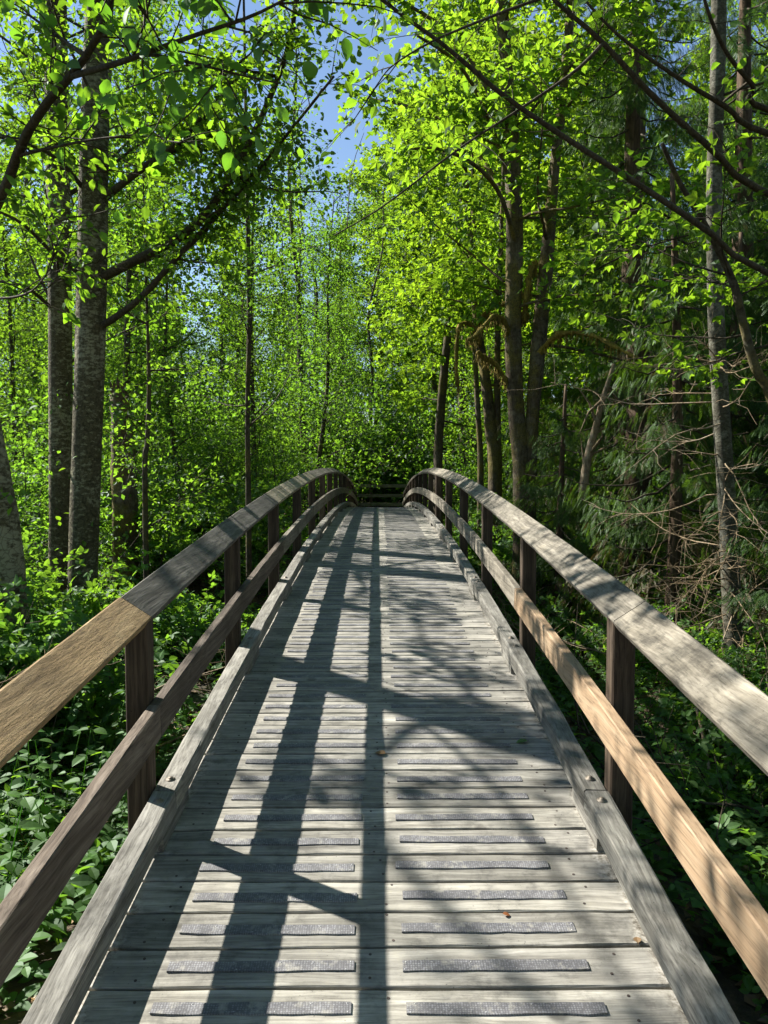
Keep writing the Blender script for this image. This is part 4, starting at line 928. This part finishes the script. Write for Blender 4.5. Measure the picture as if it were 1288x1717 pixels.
for x, y in cands:
    if abs(x) < 1.8 and y < 31: continue
    if y < 24 and 0 < x < 9 and r.random() < .55: continue
    k = int(r.choice([0, 1, 2, 3], p=[.27, .22, .18, .33]))
    if in_gap(x, y): k = 3
    elif abs(x + .05 * y) < .05 * y and y < 52: k = int(r.choice([0, 1]))
    if 0 < x < .3 * y and y > 18 and r.random() < .4: k = 2
    if -17 < x < 1 and 31.5 < y < 48:
        if r.random() < .40: continue
        k = 3 if r.random() < .5 else 4
    elif y >= 48 and r.random() < .6: k = 3
    elif -16 < x < -1.5 and 17.5 < y < 31.5:
        if r.random() < .5: continue
        k = 4 if r.random() < .6 else 3
    elif 0 < x < 7 and y < 29 and r.random() < .35: continue
    if y < 24 and x < 0 and k != 3 and r.random() < .35: k = 4
    H = (17, 14, 19, 9, 16)[k]
    if sun_gap(x, y, H): continue
    if thicket_gap(x, y, H) and r.random() < .72: continue
    where = 'in the wood behind the alder pair' if x < -.16 * y else 'beyond the rail fence at the bridge end' if x < .16 * y else 'behind the mossy twin maple and cedars'
    lab = ('tall slender leafy tree ', 'slim leafy tree with low branches ', 'broad pale green maple ', 'short bushy young tree ', 'thin airy tree with sparse leaves ')[k] + where
    sc = r.uniform(.8, 1.2); loc = ground_pt(x, y, -.05); tilt = (r.normal(0, .035), r.normal(0, .035))
    if first[k]: t = wt[k]; t.location = loc; t.rotation_euler = (*tilt, r.uniform(0, 6.28)); t.scale = (sc,) * 3; t['label'] = lab; first[k] = False
    else: copy_tree(wt[k], loc, r.uniform(0, 6.28), sc, lab, tilt)
    count += 1
# trees beside and behind the viewer close the wood around the bridge
for x, y, k in [(7.5, 3, 2), (9, 7.5, 0), (6.5, -2, 1), (10, -6, 2), (3.8, -5, 0), (-4.5, -6.5, 1), (-9, -4, 2), (0, -12, 0), (-7, -11, 2), (7, -12, 1), (13, 1, 0), (14, 9, 1), (-14, -3, 0), (-12.5, 19, 1), (-15, 24, 0), (-8.5, 15.5, 3), (-10.8, 17.5, 1)]:
    H = (17, 14, 19, 9)[k]
    if sun_gap(x, y, H) : continue
    c = copy_tree(wt[k], ground_pt(x, y, -.05), r.uniform(0, 6.28), r.uniform(.85, 1.1), ('tall slender leafy tree on the bank beside the bridge', 'tall slender leafy tree on the bank beside the bridge', 'broad pale green maple on the bank beside the bridge', 'short bushy young tree on the bank beside the bridge')[k]); c['group'] = 'leafy trees beside the bridge'

for x, y, k, s_ in [(-5.6, 15.2, 3, .72), (-8.6, 18.2, 3, 1.0), (-6.3, 19.6, 0, .85), (-4.6, 17.6, 3, .9)]:
    c = copy_tree(wt[k], ground_pt(x, y, -.05), r.uniform(0, 6.28), s_, ('tall slender leafy tree on the left bank behind the alders', 'tall slender leafy tree on the left bank behind the alders', '', 'short bushy young tree on the left bank behind the alders')[k]); c['group'] = 'young trees on the left bank'
for x, y, k, s_, lab in [(2.3, 32.5, 2, .95, 'broad pale green maple standing right behind the rail fence'), (-.2, 38.5, 4, 1.0, 'thin airy tree rising straight behind the rail fence'), (-3.6, 41, 4, 1.05, 'thin airy leaning tree left of the broad maple behind the fence')]:
    c = copy_tree(wt[k], ground_pt(x, y, -.05), 1.0 + x, s_, lab, (0, .06 if k == 4 else 0)); c['group'] = GB
# --- understorey shrubs
def shrub(seed, H, W, stems, nleaf, leaf, T, mat, label, group, name='leafy_shrub', ntw=9):
    g = Grow(seed, T, leaf, None, flat=.7, spread=.12); r = g.r
    for k in range(stems):
        az = r.uniform(0, 6.28); A = g.arc([r.normal(0, .12), r.normal(0, .12), -.05], az, r.uniform(.75, 1.4), H * r.uniform(.6, 1.15), -r.uniform(.1, .9) * W / H, n=6, jit=.12)
        g.limb(A, .014, .004, ntw, .5 * H / 2.4 + .12, nleaf, sides=4, t0=.15, resamp=8, twr=.004)
    th = thing(name, label, 'shrub', (0, 0, 0), group)
    KIDS[th.name] = [obj('stems', g.wood.mesh('stems', M['twig'], True), th), obj('foliage', g.leaf.mesh('foliage', M[mat]), th)]
    return th
GS = 'leafy shrubs under the trees'
sh = [shrub(81, 3.4, 2.2, 14, 16, .10, LEAF_FAR, 'shrub_leaf', 'tall leafy shrub filling the understorey beneath the trees', GS, ntw=11),
      shrub(82, 2.4, 2.0, 12, 12, .10, LEAF_TRI, 'shrub_leaf', 'bushy three-leaved shrub filling the understorey beneath the trees', GS, ntw=11),
      shrub(83, 1.3, 1.2, 11, 9, .10, LEAF_TRI_NEAR, 'nettle_leaf', 'knee-high bramble bush growing on the open bank', 'bramble bushes on the banks', name='bramble_bush')]
first = [True] * 3
def place_shrub(k, x, y, sc):
    loc = ground_pt(x, y, -.02); rz = r.uniform(0, 6.28)
    where = 'beyond the rail fence' if y > 28 and abs(x) < .2 * y else 'behind the alder pair' if x < 0 and y > 9.5 else 'between the alders and the bridge railing' if x < 0 else 'behind the mossy twin maple' if y > 15 else 'in the gully before the twin maple'
    lab = ('tall leafy shrub ', 'bushy three-leaved shrub ', 'low bramble bush ')[k] + where
    if first[k]: t = sh[k]; t.location = loc; t.rotation_euler = (0, 0, rz); t.scale = (sc,) * 3; t['label'] = lab; first[k] = False
    else: copy_tree(sh[k], loc, rz, sc, lab)
for y in np.concatenate([np.arange(12.5, 33, 1.8), [35, 37.5, 40, 43, 46, 50]]):
    w = min(.60 * y + 1, 22); n = int(2 * w / 2.2)
    for j in range(n):
        x = -w + 2 * w * (j + r.random()) / n; yy = y + r.uniform(-.7, .7)
        if abs(x) < 2.3 and yy < 29.5: continue
        if abs(yy - 11.5 - .18 * x) < 1.6: continue
        if x < -2 and yy < 15 and r.random() < .35: continue
        k = 0 if r.random() < .55 else 1
        if 2.3 < x < 4.2 and yy < 24: k = 2
        place_shrub(k, x, yy, r.uniform(.65, 1.2))
for x, y, k, s in [(-3.6, 12.6, 1, .8), (-5.0, 11.0, 0, .7), (-6.2, 12.6, 0, .9), (-4.6, 13.8, 0, .9), (-2.6, 14.4, 1, .8), (5.8, 8.8, 1, .9), (5.6, 6.4, 1, .8), (3.3, 15.8, 2, 1.2), (2.6, 12.2, 2, 1.0), (-6.4, 9.2, 1, .9), (-5.2, 8.2, 1, .7)]: place_shrub(k, x, y, s)
for x, y, s in [(3.3, 7.6, .42), (3.0, 9.3, .5), (5.0, 10.4, .7), (3.7, 5.4, .42), (5.2, 7.0, .6), (3.6, 12.6, .6), (5.2, 13.4, .8), (2.9, 14.6, .6)]: place_shrub(1, x, y, s)
for k in range(38):                              # the tall thicket behind the fence
    x = -10 + 20 * (k + r.random()) / 38; y = 29.6 + 6.5 * r.random() + .12 * abs(x)
    if abs(x) < 2.6 and y < 30.2: y = 30.4
    place_shrub(0 if r.random() < .6 else 1, x, y, r.uniform(1.0, 2.0) if abs(x) > 1.5 else r.uniform(.8, 1.6))
for k in range(60):
    x = r.choice([-1, 1], p=[.6, .4]) * r.uniform(1.35, 4.8); y = r.uniform(2.6, 17)
    if abs(y - 11.5 - .18 * x) < 1.3 or (x > 0 and x < 2.0 and y < 8): continue
    if abs(x) < 2.1: place_shrub(2, x, y, r.uniform(.35, .55))
    else: place_shrub(2, x, y, r.uniform(.5, .9))

# --- nettles, ferns near the railings
def nettle(seed):
    g = Grow(seed, LEAF_FINE, .10, None, flat=.9, wide=.95); r = g.r
    for k in range(7):
        p = np.array([r.normal(0, .13), r.normal(0, .13), -.03]); H = r.uniform(.35, .75); lean = r.normal(0, .12, 2)
        P = np.array([p + np.array([lean[0] * t * t, lean[1] * t * t, H * t]) for t in np.linspace(0, 1, 7)]); tube(g.wood, P, np.linspace(.004, .002, 7), 4)
        for j in range(2, 7):
            az = j * 1.57 + r.normal(0, .3)
            for q in (0, math.pi):
                d = np.array([math.cos(az + q), math.sin(az + q), .15]); s_ = .115 * (1.15 - .1 * j) * r.uniform(.8, 1.15)
                leaves(g.leaf, (P[j] + d * .015)[None], d[None] + np.array([[0, 0, -.25]]), np.array([[0, 0, 1.0]]) + r.normal(0, .2, (1, 3)), s_, LEAF_NEAR)
    th = thing('nettle_clump', 'clump of leafy nettles growing up beside the railing', 'plant', (0, 0, 0), 'nettle clumps along the bridge')
    KIDS[th.name] = [obj('stems', g.wood.mesh('stems', M['shrub_leaf'], True), th), obj('foliage', g.leaf.mesh('foliage', M['nettle_leaf']), th)]
    return th
net = [nettle(101), nettle(102), nettle(103)]; nf = [True] * 3
def fern(seed, n, L):
    g = Grow(seed, FERN, L, None); r = g.r
    az = np.arange(n) * 6.283 / n + r.normal(0, .2, n); ax = np.stack([np.cos(az), np.sin(az), r.uniform(.35, 1.0, n)], -1)
    nr = np.stack([-np.cos(az) * .6, -np.sin(az) * .6, np.ones(n)], -1)
    leaves(g.leaf, np.zeros((n, 3)), ax, nr, L * r.uniform(.75, 1.15, n), FERN)
    th = thing('sword_fern', 'arching green sword fern on the forest floor', 'fern', (0, 0, 0), 'sword ferns on the forest floor')
    KIDS[th.name] = [obj('fronds', g.leaf.mesh('fronds', M['fern_leaf']), th)]
    return th
fr = [fern(111, 13, .75), fern(112, 10, .6)]; ff = [True] * 2
NL = ['']
def place(lst, flag, k, x, y, sc):
    loc = ground_pt(x, y, -.02); rz = r.uniform(0, 6.28)
    if flag[k]: t = lst[k]; t.location = loc; t.rotation_euler = (0, 0, rz); t.scale = (sc,) * 3; t['label'] = NL[0]; flag[k] = False
    else: copy_tree(lst[k], loc, rz, sc, NL[0])
for k in range(150):
    left = r.random() < .68; x = -r.uniform(1.15, 4.4) if left else r.uniform(1.5, 4.6); y = r.uniform(1.8, 10.2)
    if abs(y - 11.5 - .18 * x) < 1.2: continue
    NL[0] = 'clump of leafy nettles between the alders and the bridge railing' if x < 0 else 'clump of leafy nettles in the gully beside the new pine rail'
    place(net, nf, int(r.integers(3)), x, y, r.uniform(.55, 1.2) * (1.0 if abs(x) > 1.6 else .75))
for k in range(26):
    x = -r.uniform(1.25, 2.9); y = r.uniform(2.6, 5.4); NL[0] = 'clump of leafy nettles between the alders and the bridge railing'
    place(net, nf, int(r.integers(3)), x, y, r.uniform(.9, 1.3) if x < -1.6 else .8)
for k in range(34):
    x = r.choice([-1, 1], p=[.3, .7]) * r.uniform(1.6, 5.5); y = r.uniform(3.5, 19)
    if abs(y - 11.5 - .18 * x) < 1.3: continue
    NL[0] = 'arching green sword fern on the alder bank' if x < 0 else 'arching green sword fern on the floor below the cedars'
    place(fr, ff, int(r.integers(2)), x, y, r.uniform(.7, 1.2))

# --- low ground cover, uncountable
def cover(name, n, xr, yr, hmax, size, T, mat, seed, patch):
    r = np.random.default_rng(seed); x = r.uniform(*xr, n); y = r.uniform(*yr, n)
    pn = np.sin(1.3 * x + .7 * y) + np.sin(1.9 * y - .8 * x + 1) + np.sin(3.1 * x + 2.3 * y)
    k = (np.abs(x) > 1.0) & (np.abs(y - 11.5 - .18 * x) > 1.3 + .3 * r.random(n)) & (pn + r.normal(0, .8, n) > patch); x, y = x[k], y[k]; m = len(x)
    P = np.stack([x, y, ground(x, y) + hmax * r.random(m) ** 1.5], -1); az = r.uniform(0, 6.28, m)
    ax = np.stack([np.cos(az), np.sin(az), r.normal(0, .3, m)], -1); nr = np.array([0, 0, 1.0]) + r.normal(0, .35, (m, 3))
    g = Geo(); leaves(g, P, ax, nr, size * r.uniform(.6, 1.3, m), T)
    o = obj(name, g.mesh(name, M[mat])); o['kind'] = 'stuff'; return o
tag(cover('ground_cover', 9000, (-4.5, 4.5), (1.2, 6.5), .40, .085, LEAF_TRI_NEAR, 'nettle_leaf', 123, -.6), 'fresh green low leaves close beside the near bridge end', 'ground cover')
tag(cover('ground_cover', 46000, (-8, 8), (6.5, 26), .34, .085, LEAF_TRI, 'nettle_leaf', 121, -.9), 'low green leafy ground cover over the forest floor', 'ground cover')
M['litter'] = leaf_mat('dead_leaf', (0.20, 0.12, 0.06), (0.10, 0.06, 0.02), .04, .2, yellow=.1)
tag(cover('leaf_litter', 16000, (-6, 6), (1.2, 16), .03, .075, LEAF_FAR, 'litter', 122, -2.5), 'brown dead leaves scattered over the forest floor', 'leaf litter')

# --- small fallen things
def on_deck(px, py):
    for Yk in np.arange(1.2, 16, .005):
        p = at(px, py, Yk)
        if p[2] < deck(Yk) + .004: return p
M['green_leaf'] = leaf_mat('fallen_green_leaf', (0.06, 0.14, 0.02), (0.15, 0.28, 0.02), .05, .4, vary=0, yellow=0)
M['red_leaf'] = leaf_mat('withered_leaf', (0.30, 0.10, 0.03), (0.22, 0.07, 0.015), .04, .35, vary=.4, yellow=.3)
for px, py, sz, mt, lab in [(884, 1245, .05, 'green_leaf', 'single green leaf fallen on the deck planks'), (646, 1267, .05, 'litter', 'curled brown leaf lying along the deck centre'), (843, 1535, .022, 'red_leaf', 'reddish bud scale lying on a grip strip'),
                            (1070, 1585, .03, 'litter', 'small dry leaf beside the curb rail')]:
    p = on_deck(px, py); a = slope(p[1]); g = Geo(); rr_ = np.random.default_rng(int(px)); az = rr_.uniform(0, 6.28)
    leaves(g, np.zeros((1, 3)), np.array([[math.cos(az), math.sin(az), math.sin(az) * math.tan(a)]]), np.array([[rr_.normal(0, .1), -math.sin(a), 1.0]]), sz, LEAF_NEAR)
    me = g.mesh('fallen_leaf', M[mt]); o = obj('fallen_leaf', me, None, p + np.array([0, 0, .004 + .1 * sz])); tag(o, lab, 'leaf')
p = at(98, 1358, 4.0); p[2] = G(p[0], p[1]) + .16
rr_ = np.random.default_rng(4); g = Geo(); n = 14; az = rr_.uniform(0, 6.28, n)
leaves(g, rr_.normal(0, .03, (n, 3)), np.stack([np.cos(az), np.sin(az), rr_.normal(0, .5, n)], -1), np.array([0, -.5, 1.0]) + rr_.normal(0, .5, (n, 3)), .08, LEAF_NEAR)
cl = thing('withered_plant', 'withered rusty orange leaf clump among the nettles beside the railing', 'plant', p - np.array([0, 0, .16])); obj('foliage', g.mesh('foliage', M['red_leaf']), cl, (0, 0, .16))
g = Geo(); tube(g, [(0, 0, -.03), (.01, 0, .08), (0, 0, .17)], [.004, .003, .002], 5); obj('stem', g.mesh('stem', M['twig'], True), cl)
